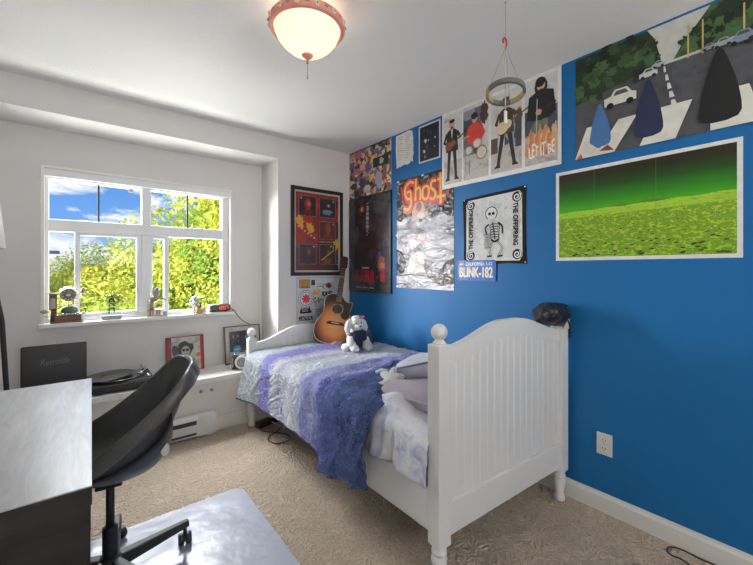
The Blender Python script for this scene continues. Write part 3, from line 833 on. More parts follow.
pg = [(.035, .285), (.05, .245), (.085, .235), (.112, .262), (.118, .30), (.112, .345), (.085, .385), (.05, .39), (.054, .33), (.05, .30)]
b = MB(); b.prism([(p[0], p[1]) for p in smooth_poly(pg, 4)], .0015, .003); b.build('pickguard', mat('tortoise pickguard', s2l(46, 30, 26), .3), t)
b = MB(); b.prism([(-.075, .175), (.075, .175), (.08, .183), (.07, .198), (.03, .202), (-.03, .202), (-.07, .198), (-.08, .183)], .0015, .011); br = b.build('bridge', M['gfret'], t, bevel=.002)
b = MB(); b.box(-.036, .036, .186, .190, .011, .015); b.build('saddle', M['pale'], br)
b = MB(); b.prism([(-.028, .372), (.028, .372), (.022, .74), (-.022, .74)], .0015, .0115); fbd = b.build('fretboard', M['gfret'], t, bevel=.001)
b = MB()
for i in range(18):
    y = .745-(.745-.19)*(1-2**(-i/12)) if i else .738
    if y > .38: b.box(-.024, .024, y-.001, y+.001, .0115, .0128)
b.build('frets', M['chrome'], fbd)
b = MB(); b.prism([(-.026, .44), (.026, .44), (.022, .75), (-.022, .75)], -.022, .0015); b.build('neck', M['gneck'], t, bevel=.008, seg=3)
HX = T(0, .745, -.002) @ R(math.radians(-12), 'X')
b = MB(); b.prism([(-.023, 0), (.023, 0), (.036, .03), (.034, .15), (.012, .162), (0, .156), (-.012, .162), (-.034, .15), (-.036, .03)], -.016, 0, 0, HX); hd = b.build('headstock', M['gside'], t, bevel=.002)
for sx in (-1, 1):
    for k in range(3):
        b = MB(); X = HX @ T(sx*.03, .045+.042*k, -.006)
        b.tube([(0, 0, 0), (sx*.022, 0, 0)], .003, 8, 0, X); b.ell((sx*.03, 0, 0), (.009, .007, .005), 10, 8, 0, X); b.tube([(-sx*.012, 0, .004), (-sx*.012, 0, .018)], .003, 8, 0, X)
        b.build('tuning_peg', M['chrome'], hd)
b = MB()
for k in range(6):
    x = (k-2.5)*.0105; xn = (k-2.5)*.0068
    b.tube([(x, .188, .0155), (xn, .742, .0135)], .0006, 4)
b.build('strings', M['brass'], t)
b = MB(); b.tube([(-.03, .65, .014), (.03, .65, .014)], .006, 8); b.build('capo', M['tan'], t)
o = MB(); o.ell((0, 0, 0), (.05, .03, .024), 14, 10, nz=.4, seed=2); o = o.build('cloth', M['dustypink']); o.location = (1.73, 2.655, .634); tag(o, 'small dusty pink cloth bundle under the guitar', 'cloth')

# ------------------------------------------------------------------ plush dog
t = thing('plush_dog', 'white plush dog with floppy ears sitting before the guitar', 'plush toy', (1.765, 2.415, .618), (0, 0, math.radians(-8)))
# local: faces -Y
b = MB()
sk = [((0, .03, .075), (.07, .065, .08)), ((0, .015, .135), (.058, .052, .06))]
for c, r in sk: b.ell(c, r, 18, 12, nz=.1, seed=1)
b.build('body', M['plush'], t)
b = MB(); b.ell((-.01, -.01, .215), (.058, .056, .056), 20, 14, nz=.12, seed=4); b.ell((-.012, -.056, .198), (.034, .036, .03), 16, 10, nz=.1, seed=5); b.ell((-.01, -.005, .262), (.036, .032, .02), 14, 8, nz=.25, seed=6)
hd = b.build('head', M['plush'], t)
for sx in (-1, 1):
    b = MB(); b.tube([(sx*.045-.01, -.005, .25), (sx*.068-.01, -.008, .225), (sx*.078-.01, -.012, .18), (sx*.076-.01, -.015, .145)], [.014, .023, .027, .015], 12); b.ell((sx*.076-.01, -.015, .145), (.017, .018, .017), 12, 8); b.build('ear', M['plush'], hd)
    b = MB(); b.ell((sx*.022-.012, -.062, .226), .0065, 10, 8); b.build('eye', M['black'], hd)
    b = MB(); b.tube([(sx*.055, .0, .10), (sx*.068, -.035, .06), (sx*.06, -.075, .03)], [.034, .036, .03], 12); b.ell((sx*.06, -.085, .031), (.034, .038, .03), 14, 10, nz=.15, seed=sx+3); b.build('front_leg', M['plush'], t)
    b = MB(); b.ell((sx*.10, -.005, .032), (.035, .05, .031), 14, 10, nz=.15, seed=sx+9); b.build('hind_leg', M['plush'], t)
b = MB(); b.ell((-.012, -.092, .205), (.009, .007, .006), 10, 8); b.build('nose', M['black'], hd)
b = MB(); b.ell((.11, .03, .055), (.028, .03, .04), 12, 8, nz=.2, seed=8); b.build('tail', M['plush'], t)
b = MB(); b.prism([(-.052, .085), (-.03, .07), (-.02, .03), (.012, .028), (.024, .08), (.058, .09), (.062, .155), (.03, .165), (-.03, .165), (-.056, .15)], -.066, -.04, 0, X=Matrix(((1, 0, 0, 0), (0, 0, 1, 0), (0, 1, 0, 0), (0, 0, 0, 1)))); 
b.ell((0, .012, .13), (.064, .058, .042), 16, 10); b.build('vest', M['navycloth'], t, bevel=.004)
b = MB(); b.ell((.018, -.02, .268), (.016, .01, .012), 10, 8); b.ell((.048, -.02, .268), (.016, .01, .012), 10, 8); b.ell((.033, -.024, .268), .008, 8, 6); b.build('bow', M['pinkcloth'], hd)
o = MB(); o.ell((0, 0, 0), (.05, .085, .075), 16, 12, nz=.3, seed=11); o = o.build('cloth_bundle', M['navycloth']); o.location = (1.93, 2.50, .685); tag(o, 'dark navy cloth bundle behind the plush dog against the blue wall', 'cloth')

# ------------------------------------------------------------------ black cap/bag on the headboard post
t = thing('nylon_bag', 'black crumpled nylon pouch hung over the right headboard post', 'bag', (2.035, .942, .955), (0, 0, hang))
t.scale = (1.25, 1.15, 1.25)
b = MB()
def bagf(u, v):
    a = 2*PI*u; e = PI*v
    d = Vector((math.sin(e)*math.cos(a), math.sin(e)*math.sin(a), math.cos(e)))
    k = 1+.24*noise.noise(d*1.7+Vector((3, 1, 2)))-.16*abs(noise.noise(d*3.6+Vector((1, 5, 2))))-.07*abs(noise.noise(d*8))
    z = d.z*.062*k+.058
    return (-.02+d.x*.112*k, d.y*.07*k, max(.013+.02*max(0, (-d.x*.11-.03)/.08), z))
b.grid(bagf, 48, 30); b.build('pouch', M['nylon'], t)
b = MB(); b.tube(smooth_poly([(.01, -.043, .05), (.035, -.047, .02), (.047, -.046, -.01), (.058, -.035, -.045), (.058, .0, -.06), (.056, .03, -.03), (.05, .035, .04)], 5, False), .006, 8, flat=1); b.build('strap', M['nylon'], t)
b = MB(); b.prism([(-.005, -.001), (.042, -.004), (.044, .045), (.02, .03)], -.048, -.043, 0, X=Matrix(((1, 0, 0, 0), (0, 0, 1, 0), (0, 1, 0, 0), (0, 0, 0, 1)))); b.build('white_tag', M['pale'], t, bevel=.001)

# ------------------------------------------------------------------ desk
t = thing('desk', 'black-brown desk in the left foreground, window glare painted pale on its top', 'desk', (.0575, 2.28, 0), (0, 0, -math.radians(1.4)))
# local x<=0, y<=0 from the far right corner of the top
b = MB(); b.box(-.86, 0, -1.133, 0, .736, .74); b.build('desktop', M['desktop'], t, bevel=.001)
b = MB(); b.box(-.86, 0, -1.1335, .0005, .692, .7359); b.build('top_rim', M['desk'], t, bevel=.001)
b = MB(); b.box(-.855, -.003, -1.128, -1.106, .0075, .692); b.build('end_panel', M['desk'], t, bevel=.001)
b = MB(); b.box(-.855, -.003, -.026, -.004, .0075, .692); b.build('end_panel', M['desk'], t, bevel=.001)
b = MB(); b.box(-.855, -.84, -1.106, -.026, .25, .69); b.build('back_panel', M['desk'], t)
b = MB(); b.box(-.30, -.012, -1.106, -.026, .60, .69); dr = b.build('drawer', M['desk'], t, bevel=.001)
b = MB(); b.box(-.012, -.004, -.72, -.42, .615, .63); b.build('handle', M['blacksat'], dr, bevel=.002)

# chair mat
def roundrect(x0, x1, y0, y1, r, n=6):
    pts = []
    for cx, cy, a0 in ((x1-r, y1-r, 0), (x0+r, y1-r, 90), (x0+r, y0+r, 180), (x1-r, y0+r, 270)):
        for i in range(n+1):
            a = math.radians(a0+90*i/n); pts.append((cx+r*math.cos(a), cy+r*math.sin(a)))
    return pts
b = MB(); b.prism(roundrect(-.45, .745, .62, 2.165, .06), .001, .0065); o = b.build('chair_mat', M['mat'], bevel=.0015); tag(o, 'clear plastic chair mat on the carpet, its reflection painted pale', 'chair mat')

# ------------------------------------------------------------------ office chair
t = thing('office_chair', 'black moulded shell swivel chair pulled up to the desk', 'chair', (.105, 1.82, .0068), (0, 0, math.radians(-7)))
CYC = 0.022
V = [  # cx cz rimx rimz halfw  (local x, z)
 (-.315, .480, -.285, .482, .15), (-.235, .468, -.21, .512, .21), (-.095, .455, -.11, .560, .236), (.02, .448, -.01, .618, .243),
 (.115, .468, .085, .688, .246), (.178, .54, .155, .748, .243), (.222, .65, .21, .803, .232), (.264, .775, .25, .842, .195), (.290, .862, .275, .852, .105)]
def lerp_tab(v):
    # smooth the table
    k = v*(len(V)-1); i = min(int(k), len(V)-2); f = k-i
    p = [V[max(0, min(len(V)-1, i+j))] for j in (-1, 0, 1, 2)]
    return [.5*((2*p[1][c])+(p[2][c]-p[0][c])*f+(2*p[0][c]-5*p[1][c]+4*p[2][c]-p[3][c])*f*f+(3*p[1][c]-p[0][c]-3*p[2][c]+p[3][c])*f**3) for c in range(5)]
def shell(u, v):
    cx, cz, rx, rz, w = lerp_tab(v)
    q = u*2-1; a = abs(q)
    k = a**2.4
    y = w*math.sin(q*PI/2*.98)**1 if False else w*(q*(1.25-.25*q*q))
    return (cx+(rx-cx)*k, CYC+y, cz+(rz-cz)*k)
b = MB(); b.grid(shell, 33, 45); sh = b.build('seat_shell', M['shell'], t, solid=.010)
rim = [shell(0, i/30) for i in range(31)]+[shell(i/16, 1) for i in range(1, 16)]+[shell(1, 1-i/30) for i in range(31)]+[shell(1-i/16, 0) for i in range(1, 16)]
# rolled rim: outward-sloping flange
b = MB(); rimv = [Vector(p) for p in rim]; n = len(rimv); cen = Vector((.0, CYC, .68))
vs = []
for i, p in enumerate(rimv):
    tan = (rimv[(i+1) % n]-rimv[i-1]).normalized()
    outd = (p-cen); outd -= tan*outd.dot(tan); outd.z *= .2
    outd.y *= 1.6; outd.normalize()
    dn = Vector((0.25, 0, -1))
    for (o_, d_) in ((-.004, .002), (.004, .006), (.012, .001), (.022, -.018), (.024, -.046), (.018, -.050), (.004, -.014), (-.005, -.006)):
        vs.append(p+outd*o_-dn*d_ if False else p+outd*o_+Vector((-.25*d_, 0, d_)))
k = 8; fs = [(i*k+j, i*k+(j+1) % k, ((i+1) % n)*k+(j+1) % k, ((i+1) % n)*k+j) for i in range(n) for j in range(k)]
b.add(vs, fs, 0, True); b.build('rolled_rim', mat('grey moulded rim', (.075, .075, .07), .32, .08, 60), t)
# under-shell carrier
def carrier(u, v):
    a = (u*2-1)
    cx, cz, rx, rz, w = lerp_tab(.26+.46*v)
    bul = 1-abs(2*v-1)**2.5
    k = abs(a)**2.2*.62
    x = cx+(rx-cx)*k; z = cz+(rz-cz)*k; y = CYC+a*w*.86
    return (x+.042*bul*(v+.2), y, z-.036*bul*(1.1-v)-.004)
b = MB(); b.grid(carrier, 25, 21); b.build('back_carrier', mat('dark navy plastic', (.014, .017, .028), .4), t, solid=.006)
b = MB(); b.box(-.06, .06, -.02, .06, .41, .43); b.box(-.05, .04, -.01, .05, .388, .412); b.build('seat_mechanism', M['black'], t, bevel=.006)
b = MB(); b.lathe([(.001, 0), (.024, .002), (.026, .008), (.024, .016), (.001, .018)], 20, X=T(.186, -.128, .55) @ R(math.radians(84), 'X') @ Matrix.Scale(.62, 4, (1, 0, 0))); b.build('white_tilt_button', M['pale'], t)
b = MB(); b.tube([(.05, .05, .40), (.10, .12, .40), (.11, .17, .40)], .006, 8); b.build('height_lever', M['black'], t)
b = MB(); b.lathe([(.0235, .055), (.0265, .06), (.0265, .225), (.024, .235)], 20); b.lathe([(.0145, .235), (.0145, .388)], 16); b.build('gas_column', M['blacksat'], t)
b = MB(); b.lathe([(.03, .05), (.042, .055), (.044, .10), (.034, .115), (.027, .118)], 24); b.build('base_hub', M['blacksat'], t)
def leg5(a):
    X = R(a, 'Z')
    b = MB(); vs = []
    prof = [(.03, .062, .112, .026), (.15, .072, .112, .022), (.275, .083, .112, .018), (.300, .085, .112, .016)]
    for x, z0, z1, w in prof: vs += [(x, -w, z0), (x, w, z0), (x, w*.75, z1), (x, -w*.75, z1)]
    fs = [(0, 3, 2, 1), (12, 13, 14, 15)]
    for i in range(3):
        for j in range(4): fs.append((i*4+j, i*4+(j+1) % 4, i*4+4+(j+1) % 4, i*4+4+j))
    b.add(vs, fs, 0, False, X)
    l = b.build('base_leg', M['blacksat'], t, bevel=.005)
    b = MB(); Xc = X @ T(.285, 0, 0) @ R(.7+a*2, 'Z')
    for sy in (-1, 1):
        b.lathe([(.006, 0), (.022, 0), (.0255, .006), (.0255, .018), (.021, .024), (.006, .024)], 18, 0, Xc @ T(.008, sy*.0035, .0256) @ R(-sy*PI/2, 'X'))
    b.tube([(0, 0, .03), (0, 0, .088)], .0075, 8, 0, Xc); b.prism([(-.02, .026), (.03, .03), (.026, .05), (.0, .06), (-.018, .048)], -.0032, .0032, 0, Xc @ R(PI/2, 'X'))
    b.build('caster', M['black'], l)
for i in range(5): leg5(math.radians(16+72*i))

# ------------------------------------------------------------------ floor lamp at the left edge
t = thing('floor_lamp', 'floor lamp with white shade and black legs at the left edge', 'lamp', (-.535, 2.86, 0))
b = MB(); b.lathe([(.232, 1.39), (.198, 1.74)], 40)
me = MB()
vs = []; n = 40
for r_, z in ((.232, 1.39), (.198, 1.74)):
    for i in range(n): a = 2*PI*i/n; vs.append((r_*math.cos(a), r_*math.sin(a), z))
me.add(vs, [(i, (i+1) % n, n+(i+1) % n, n+i) for i in range(n)], 0, True); me.build('lamp_shade', M['shade'], t, solid=.004)
b = MB(); b.lathe([(.02, 1.30), (.024, 1.31), (.024, 1.42), (.018, 1.44)], 16); b.build('lamp_socket', M['blacksat'], t)
b = MB(); b.lathe([(.05, 1.26), (.05, 1.30)], 20); b.build('hub', M['blacksat'], t)
b = MB()
for i in range(3): b.tube([(0, 0, 1.42), (.206*math.cos(i*2.1), .206*math.sin(i*2.1), 1.72)], .003, 6)
b.build('shade_carrier', M['blacksat'], t)
for i in range(3):
    a = math.radians(120*i)
    b = MB(); b.tube([(.04*math.cos(a), .04*math.sin(a), 1.28), (.19*math.cos(a), .19*math.sin(a), 1.18), (.218*math.cos(a), .218*math.sin(a), .99), (.236*math.cos(a), .236*math.sin(a), .61), (.262*math.cos(a), .262*math.sin(a), .004)], .012, 10); b.build('leg', M['blacksat'], t)

# ------------------------------------------------------------------ ceiling lamp
t = thing('ceiling_lamp', 'flush ceiling lamp with glass bowl and pink flowered rim', 'lamp', (.81, 1.485, HC-.026))
def bowl_mat():
    m, nt, b = new_mat('lit opal glass bowl')
    out = nt.nodes['Material Output']
    b.inputs['Base Color'].default_value = rgba((.95, .90, .82)); b.inputs['Roughness'].default_value = .25
    b.inputs['Emission Color'].default_value = rgba((1.0, .82, .62)); b.inputs['Emission Strength'].default_value = .42
    tr = N(nt, 'ShaderNodeBsdfTranslucent'); tr.inputs['Color'].default_value = rgba((.72, .66, .56))
    mx = N(nt, 'ShaderNodeMixShader'); mx.inputs['Fac'].default_value = .6
    nt.links.new(b.outputs[0], mx.inputs[1]); nt.links.new(tr.outputs[0], mx.inputs[2]); nt.links.new(mx.outputs[0], out.inputs['Surface'])
    return m
n = 48
def ring_surf(prof, mm, name, parent, wav=0, solid=0):
    vs = []; fs = []
    for k, (r_, z) in enumerate(prof):
        for i in range(n):
            a = 2*PI*i/n; w = 1+(wav*math.cos(9*a) if wav else 0)*(1-k/(len(prof)-1))
            vs.append((r_*math.cos(a), r_*math.sin(a), z*1.0-(.004*math.cos(9*a) if wav and k == 0 else 0)))
    for k in range(len(prof)-1):
        for i in range(n): j = (i+1) % n; fs.append((k*n+i, k*n+j, (k+1)*n+j, (k+1)*n+i))
    b = MB(); b.add(vs, fs, 0, True); return b.build(name, mm, parent, solid=solid)
ring_surf([(.150, -.052), (.146, -.072), (.134, -.098), (.112, -.126), (.084, -.150), (.054, -.167), (.026, -.175), (.004, -.177)], bowl_mat(), 'glass_bowl', t, wav=1)
prof = [(.158, -.028), (.166, -.03), (.170, -.042), (.168, -.058), (.160, -.068), (.150, -.066), (.148, -.054), (.152, -.036), (.158, -.028)]
rim_o = ring_surf(prof, M['pinkglaze'], 'flowered_rim', t)
for i in range(26):
    bf = MB()
    a = 2*PI*i/26+.1; c = Vector((.1695*math.cos(a), .1695*math.sin(a), -.047)); o_ = Vector((math.cos(a), math.sin(a), -.25)).normalized(); s1 = Vector((-math.sin(a), math.cos(a), 0)); s2 = o_.cross(s1)
    if i % 2 == 0:
        for q in range(5): p = c+(s1*math.cos(q*1.2566)+s2*math.sin(q*1.2566))*.0075+o_*.001; bf.ell(p, .0052, 8, 6)
        bf.ell(c+o_*.004, .0036, 8, 6, m=1); bf.build('flower', [M['petal'], M['leafglaze']], rim_o)
    else:
        for q in (-1, 1): bf.ell(c+s1*.0045*q+o_*.001, (.0055, .0055, .004), 8, 6)
        bf.build('leaf_pair', M['leafglaze'], rim_o)
b = MB(); b.lathe([(.001, -.198), (.006, -.196), (.014, -.188), (.024, -.181), (.026, -.176), (.02, -.172), (.001, -.171)], 24); b.build('finial', M['pinkglaze'], t)
b = MB(); b.lathe([(.003, -.215), (.007, -.211), (.004, -.206), (.006, -.20), (.003, -.196)], 12); b.tube([(0, 0, -.21), (0, 0, -.27)], .0012, 6); b.lathe([(.001, -.284), (.003, -.28), (.002, -.268)], 8); b.build('pull_chain', M['brass'], t)
b = MB(); b.lathe([(.05, -.016), (.055, -.012), (.055, .026)], 32); b.tube([(.05, 0, -.008), (.155, 0, -.035)], .004, 6); b.tube([(-.025, .043, -.008), (-.078, .134, -.035)], .004, 6); b.tube([(-.025, -.043, -.008), (-.078, -.134, -.035)], .004, 6); b.build('canopy', M['pale'], t)
b = MB(); b.ell((0, 0, -.068), (.028, .028, .034), 16, 10); b.lathe([(.014, -.042), (.014, -.014)], 12); b.build('bulb', emis('lit bulb', (1, .82, .62), 24), t)

# ------------------------------------------------------------------ hanging hoop
t = thing('hanging_hoop', 'small wooden hoop hanging on strings from the ceiling', 'mobile', (1.455, .887, HC))
Rr = .077; zc = -.395; TX = Matrix.Rotation(math.radians(11), 4, Vector((-.53, .85, 0)))
def hoop(a0, a1, m, nm):
    k = 20; vs = []; fs = []
    for i in range(k+1):
        a = a0+(a1-a0)*i/k
        for r_, z in ((Rr-.006, -.0105), (Rr+.006, -.0105), (Rr+.006, .0105), (Rr-.006, .0105)): vs.append((r_*math.cos(a), r_*math.sin(a), z))
    for i in range(k):
        for j in range(4): fs.append((i*4+j, i*4+(j+1) % 4, i*4+4+(j+1) % 4, i*4+4+j))
    fs += [(0, 3, 2, 1), (4*k, 4*k+1, 4*k+2, 4*k+3)]
    b = MB(); b.add(vs, fs, 0, False, T(0, 0, zc) @ TX); b.build(nm, m, t)
woodtan = mat('honey wood', (.46, .33, .15), .5, .15, 20); woodgrey = mat('grey stained wood', (.13, .13, .12), .5, .15, 20)
cuts = [-2.2, -.9, .25, 1.35, 2.7, 4.083]
for i in range(5): hoop(cuts[i], cuts[i+1], woodtan if i % 2 == 1 else woodgrey, 'hoop_segment')
hoop(1.0, 1.7, woodtan, 'hoop_segment')
b = MB()
for i in range(3):
    a = .3+2.094*i; p = T(0, 0, zc) @ TX @ Vector((Rr*math.cos(a), Rr*math.sin(a), .0)); b.tube([p, (0, 0, -.20)], .0011, 5)
b.tube([(0, 0, -.165), (0, 0, -.001)], .0011, 5); b.build('strings', M['ropegrey'], t)
b = MB(); b.tube(smooth_poly([(-.016, 0, -.185), (-.02, 0, -.172), (-.008, 0, -.16), (.006, 0, -.166), (.008, 0, -.185), (.0, 0, -.2)], 4, False), .004, 8); b.lathe([(.004, -.003), (.004, 0)], 8); b.build('hook', M['redpl'], t)
b = MB(); b.tube([(0, .0, -.20), (-.002, 0, -.30), (.0, .0, -.47)], .0024, 6); b.ell((0, 0, -.245), .006, 8, 6); b.build('cord', M['rope'], t)
b = MB(); b.box(-.010, .010, -.004, .004, -.53, -.475); b.build('pendant', M['pale'], t, bevel=.004)

# ------------------------------------------------------------------ record player on the bench
ZB = .4262
t = thing('record_player', 'black suitcase record player with lid upright on the bench', 'record player', (0.07, 3.08, ZB))
b = MB(); b.box(0, .375, 0, .325, .006, .062); pb = b.build('base', M['black'], t, bevel=.012, seg=3)
b = MB(); b.box(.008, .367, .008, .317, .062, .066); b.build('deck_plate', M['blacksat'], t, bevel=.002)
b = MB(); b.lathe([(.138, .066), (.142, .069), (.142, .077), (.138, .079)], 48, cx=.165, cy=.165); b.build('platter', M['chrome'], t)
b = MB(); b.lathe([(.012, 0), (.014, .004), (.014, .03), (.008, .034)], 14, X=T(.335, .27, .066)); b.tube([(.335, .27, .096), (.33, .17, .094), (.29, .10, .091)], .004, 8); b.box(-.012, .012, -.02, .02, .088, .097, 0, T(.29, .09, 0) @ R(-.6, 'Z')); b.lathe([(.016, 0), (.016, .03)], 14, X=T(.337, .283, .095) @ R(-PI/2, 'X')); b.build('tonearm', M['chrome'], t)
for x in (.345, .345): pass
for k in range(2):
    b = MB(); b.lathe([(.012, .066), (.011, .08)], 14, cx=.34, cy=.05+.045*k); b.build('knob', M['chrome'], t)
for x in (.03, .345):
    for y in (.03, .295):
        b = MB(); b.lathe([(.012, 0), (.012, .006)], 12, cx=x, cy=y); b.build('foot', M['black'], t)
LM = T(-.352, .20, .001) @ R(math.radians(-6), 'X')
b = MB(); b.box(0, .338, 0, .05, 0, .338, 0, LM); ld = b.build('lid', M['black'], t, bevel=.008, seg=3)
b = MB(); b.box(.155, .18, .012, .03, .338, .346, 0, LM); b.build('clasp', M['chrome'], ld, bevel=.002)
XT = LM @ Matrix(((1, 0, 0, 0), (0, 0, -1, -.0004), (0, 1, 0, 0), (0, 0, 0, 1)))
p = Pic(0); p.text('Retrolife', .095, .205, .245, .245, ink(92, 94, 98), shear=.28)
for q in range(len(p.v)): p.v[q] = XT @ p.v[q]
p.done('lettering', ld)
vin = mottled('vinyl', [(40, 39, 38), (66, 64, 62), (34, 34, 34)], 3, rough=.24)
def record(name, label, loc, rot, lab):
    t = thing(name, label, 'record', loc, rot)
    b = MB(); b.lathe([(.147, 0), (.1505, .0008), (.1505, .0016), (.147, .0022), (.05, .0018)], 56); b.build('disc', vin, t)
    b = MB(); b.lathe([(.049, .0019), (.049, .0025)], 32); b.build('centre_label', lab, t)
record('vinyl_record', 'black vinyl record lying on the turntable platter', (.235, 3.245, ZB+.0795), (0, 0, 0), ink(150, 146, 138))
record('vinyl_record', 'black record lying across the left edge of the record player', (.175, 3.235, ZB+.091), (0, math.radians(-3.2), 0), ink(90, 86, 80))

# ------------------------------------------------------------------ pictures leaning on the bench
def leaning(name, label, cat, x, y, w, h, tilt, fw, d, fm):
    t = bpy.data.objects.new(name, None); COL.objects.link(t); tag(t, label, cat)
    t.matrix_world = T(x, y, ZB) @ R(-tilt, 'X') @ RW
    frame_part(t, w, h, fw, d, fm); b = MB(); b.box(fw, w-fw, fw, h-fw, .001, d*.5); b.build('backing', ink(205, 202, 196), t)
    return t
t = leaning('framed_record_sleeve', 'black and white portrait sleeve in a red-edged frame on the bench', 'picture', .562, 3.372, .285, .29, math.radians(8), .006, .016, mat('dark red frame', s2l(110, 24, 30), .4))
p = Pic(.009); w, h = .285, .29
p.rect(.006, .006, .045, .284, ink(120, 30, 36)); p.rect(.255, .006, .279, .284, ink(172, 44, 50)); p.rect(.04, .006, .258, .284, mottled('grey street print', [(120, 118, 114), (176, 174, 168), (196, 194, 188)], 10))
p.blob(.07, .17, .03, ink(70, 70, 70), .05)
p.poly([(.062, .006), (.075, .09), (.11, .125), (.17, .125), (.215, .09), (.235, .006)], ink(44, 43, 42))
p.blob(.145, .185, .058, ink(52, 50, 48), .062, jag=.14); p.disc(.145, .165, .032, ink(158, 154, 148), .043); p.disc(.131, .174, .0115, ink(24, 24, 24)); p.disc(.158, .174, .0115, ink(24, 24, 24)); p.stroke([(.12, .176), (.17, .176)], .003, ink(24, 24, 24)); p.stroke([(.136, .143), (.154, .143)], .003, ink(90, 80, 76)); p.poly([(.12, .20), (.145, .215), (.172, .198), (.165, .22), (.13, .222)], ink(52, 50, 48))
p.disc(.243, .125, .018, ink(206, 98, 60)); p.done('picture', t)
t = leaning('framed_print', 'white-matted framed print leaning at the right end of the bench', 'picture', 1.018, 3.365, .325, .335, math.radians(8), .009, .018, mat('dark grey frame', s2l(72, 68, 66), .4))
p = Pic(.010); p.rect(.035, .03, .29, .29, ink(198, 160, 150)); p.rect(.045, .03, .282, .285, ink(44, 44, 50)); p.rect(.045, .03, .282, .105, ink(188, 190, 192)); p.disc(.11, .125, .034, ink(66, 150, 196)); p.stroke([(.09, .125), (.13, .128)], .006, ink(190, 215, 230))
p.poly([(.19, .21), (.20, .10), (.26, .09), (.275, .22), (.24, .255), (.185, .235)], ink(88, 150, 200)); p.rect(.075, .225, .085, .25, ink(200, 196, 160)); p.rect(.115, .235, .13, .25, ink(180, 176, 150)); p.rect(.12, .19, .127, .202, ink(180, 176, 150)); p.done('picture', t)
b = MB(); b.box(.009, .316, .009, .326, .0125, .0135); b.build('glass_pane', M['picglass'], t)

t = thing('camera', 'small dark camera with a white-ringed lens on the bench', 'camera', (1.10, 3.165, ZB), (0, 0, math.radians(-22)))
t.scale = (1.15, 1.15, 1.15)
b = MB(); b.box(-.075, .075, -.03, .03, 0, .10); b.build('camera_body', M['black'], t, bevel=.014, seg=3)
b = MB(); b.prism([(-.03, .10), (.03, .10), (.02, .125), (-.02, .125)], -.02, .02, 0, X=Matrix(((1, 0, 0, 0), (0, 0, 1, 0), (0, 1, 0, 0), (0, 0, 0, 1)))); b.build('viewfinder_hump', M['chrome'], t, bevel=.003)
XL_ = T(0, -.03, .055) @ R(PI/2, 'X')
b = MB(); b.tube([(.041*math.cos(2*PI*i/28), .041*math.sin(2*PI*i/28), .012) for i in range(28)], .009, 8, 0, XL_, closed=True); b.build('lens_ring', M['pale'], t)
b = MB(); b.lathe([(.038, 0), (.036, .018), (.02, .022), (.012, .014)], 24, 0, XL_); b.build('lens', mat('lens glass', (.3, .3, .31), .1), t)
b = MB(); b.lathe([(.012, 0), (.012, .012)], 14, X=T(-.05, 0, .10)); b.build('shutter_dial', M['chrome'], t)
b = MB(); b.box(-.077, -.06, -.032, -.02, .02, .09); b.build('grip_band', M['chrome'], t, bevel=.002)

# ------------------------------------------------------------------ things on the sill
ZS = .8955
t = thing('mechanical_model', 'brown mechanical model with round dial at the left of the sill', 'model', (-.06, WY+.005, ZS))
Q = WY*0
b = MB(); b.box(-.082, .10, -.034, .034, .0, .012); b.box(-.06, .09, -.028, .028, .012, .055); b.build('base', M['brown'], t, bevel=.003)
b = MB(); b.box(-.082, -.042, -.022, .022, .012, .05); b.box(-.078, -.048, -.018, .018, .05, .095); b.build('tower_foot', M['slot'], t, bevel=.003)
b = MB(); b.box(-.076, -.05, -.019, .019, .06, .068); b.box(-.076, -.05, -.019, .019, .078, .086); b.build('red_band', M['redpl'], t)
b = MB(); b.box(-.088, -.046, -.024, .024, .095, .205); tw = b.build('tower', M['brown'], t, bevel=.003)
b = MB(); b.box(-.080, -.054, -.0255, -.02, .105, .175); b.build('tower_window', mat('bone panel', (.5, .46, .38), .5), tw)
b = MB(); b.box(-.094, -.04, -.027, .027, .205, .212); b.build('tower_cap', M['bronze'], tw)
XD = T(.015, 0, .195) @ R(PI/2, 'X')
b = MB(); b.tube([(.04*math.cos(2*PI*i/26), .04*math.sin(2*PI*i/26), 0) for i in range(26)], .007, 8, 0, XD, closed=True); b.lathe([(.038, -.005), (.038, .004)], 26, 0, XD); dl = b.build('dial', M['bronze'], t)
b = MB()
for i in range(10):
    a = 2*PI*i/10; b.box(-.003, .003, .026, .036, .004, .006, 0, XD @ R(a, 'Z'))
b.box(-.012, .012, -.008, .006, .004, .0065, 0, XD); b.build('dial_marks', M['pale'], dl)
b = MB(); b.tube([(.058*math.cos(PI*i/12), .0, .195+.055*math.sin(PI*i/12)) for i in range(2, 11)], .005, 6, X=T(.015, 0, 0)); b.build('dial_hood', M['chrome'], t)
b = MB(); b.tube([(.015, 0, .155), (.015, 0, .10)], .003, 6); b.tube([(-.045, 0, .13), (.08, 0, .13)], .0025, 6); b.tube([(.05, 0, .165), (.082, 0, .165), (.082, 0, .06)], .003, 6); b.tube([(.055, 0, .195), (.095, 0, .195)], .003, 6); b.build('pipework', M['bronze'], t)
b = MB(); b.ell((.097, 0, .225), (.012, .012, .022), 12, 8); b.lathe([(.01, .19), (.01, .203)], 10, cx=.097); b.build('gauge_bulb', M['bronze'], t)
b = MB(); b.ell((.02, 0, .085), (.048, .026, .034), 20, 10); b.build('green_dome', mat('verdigris', (.11, .16, .11), .5, .2), t)
b = MB()
for i in range(7): b.tube([(-.032+.016*i, -.028, .052+.006*(i % 2)), (-.022+.016*i, -.030, .066)], .006, 8)
b.build('valve_row', M['chrome'], t)
b = MB(); b.ell((.075, -.005, .04), (.02, .02, .026), 14, 10); b.build('bell', M['chrome'], t)
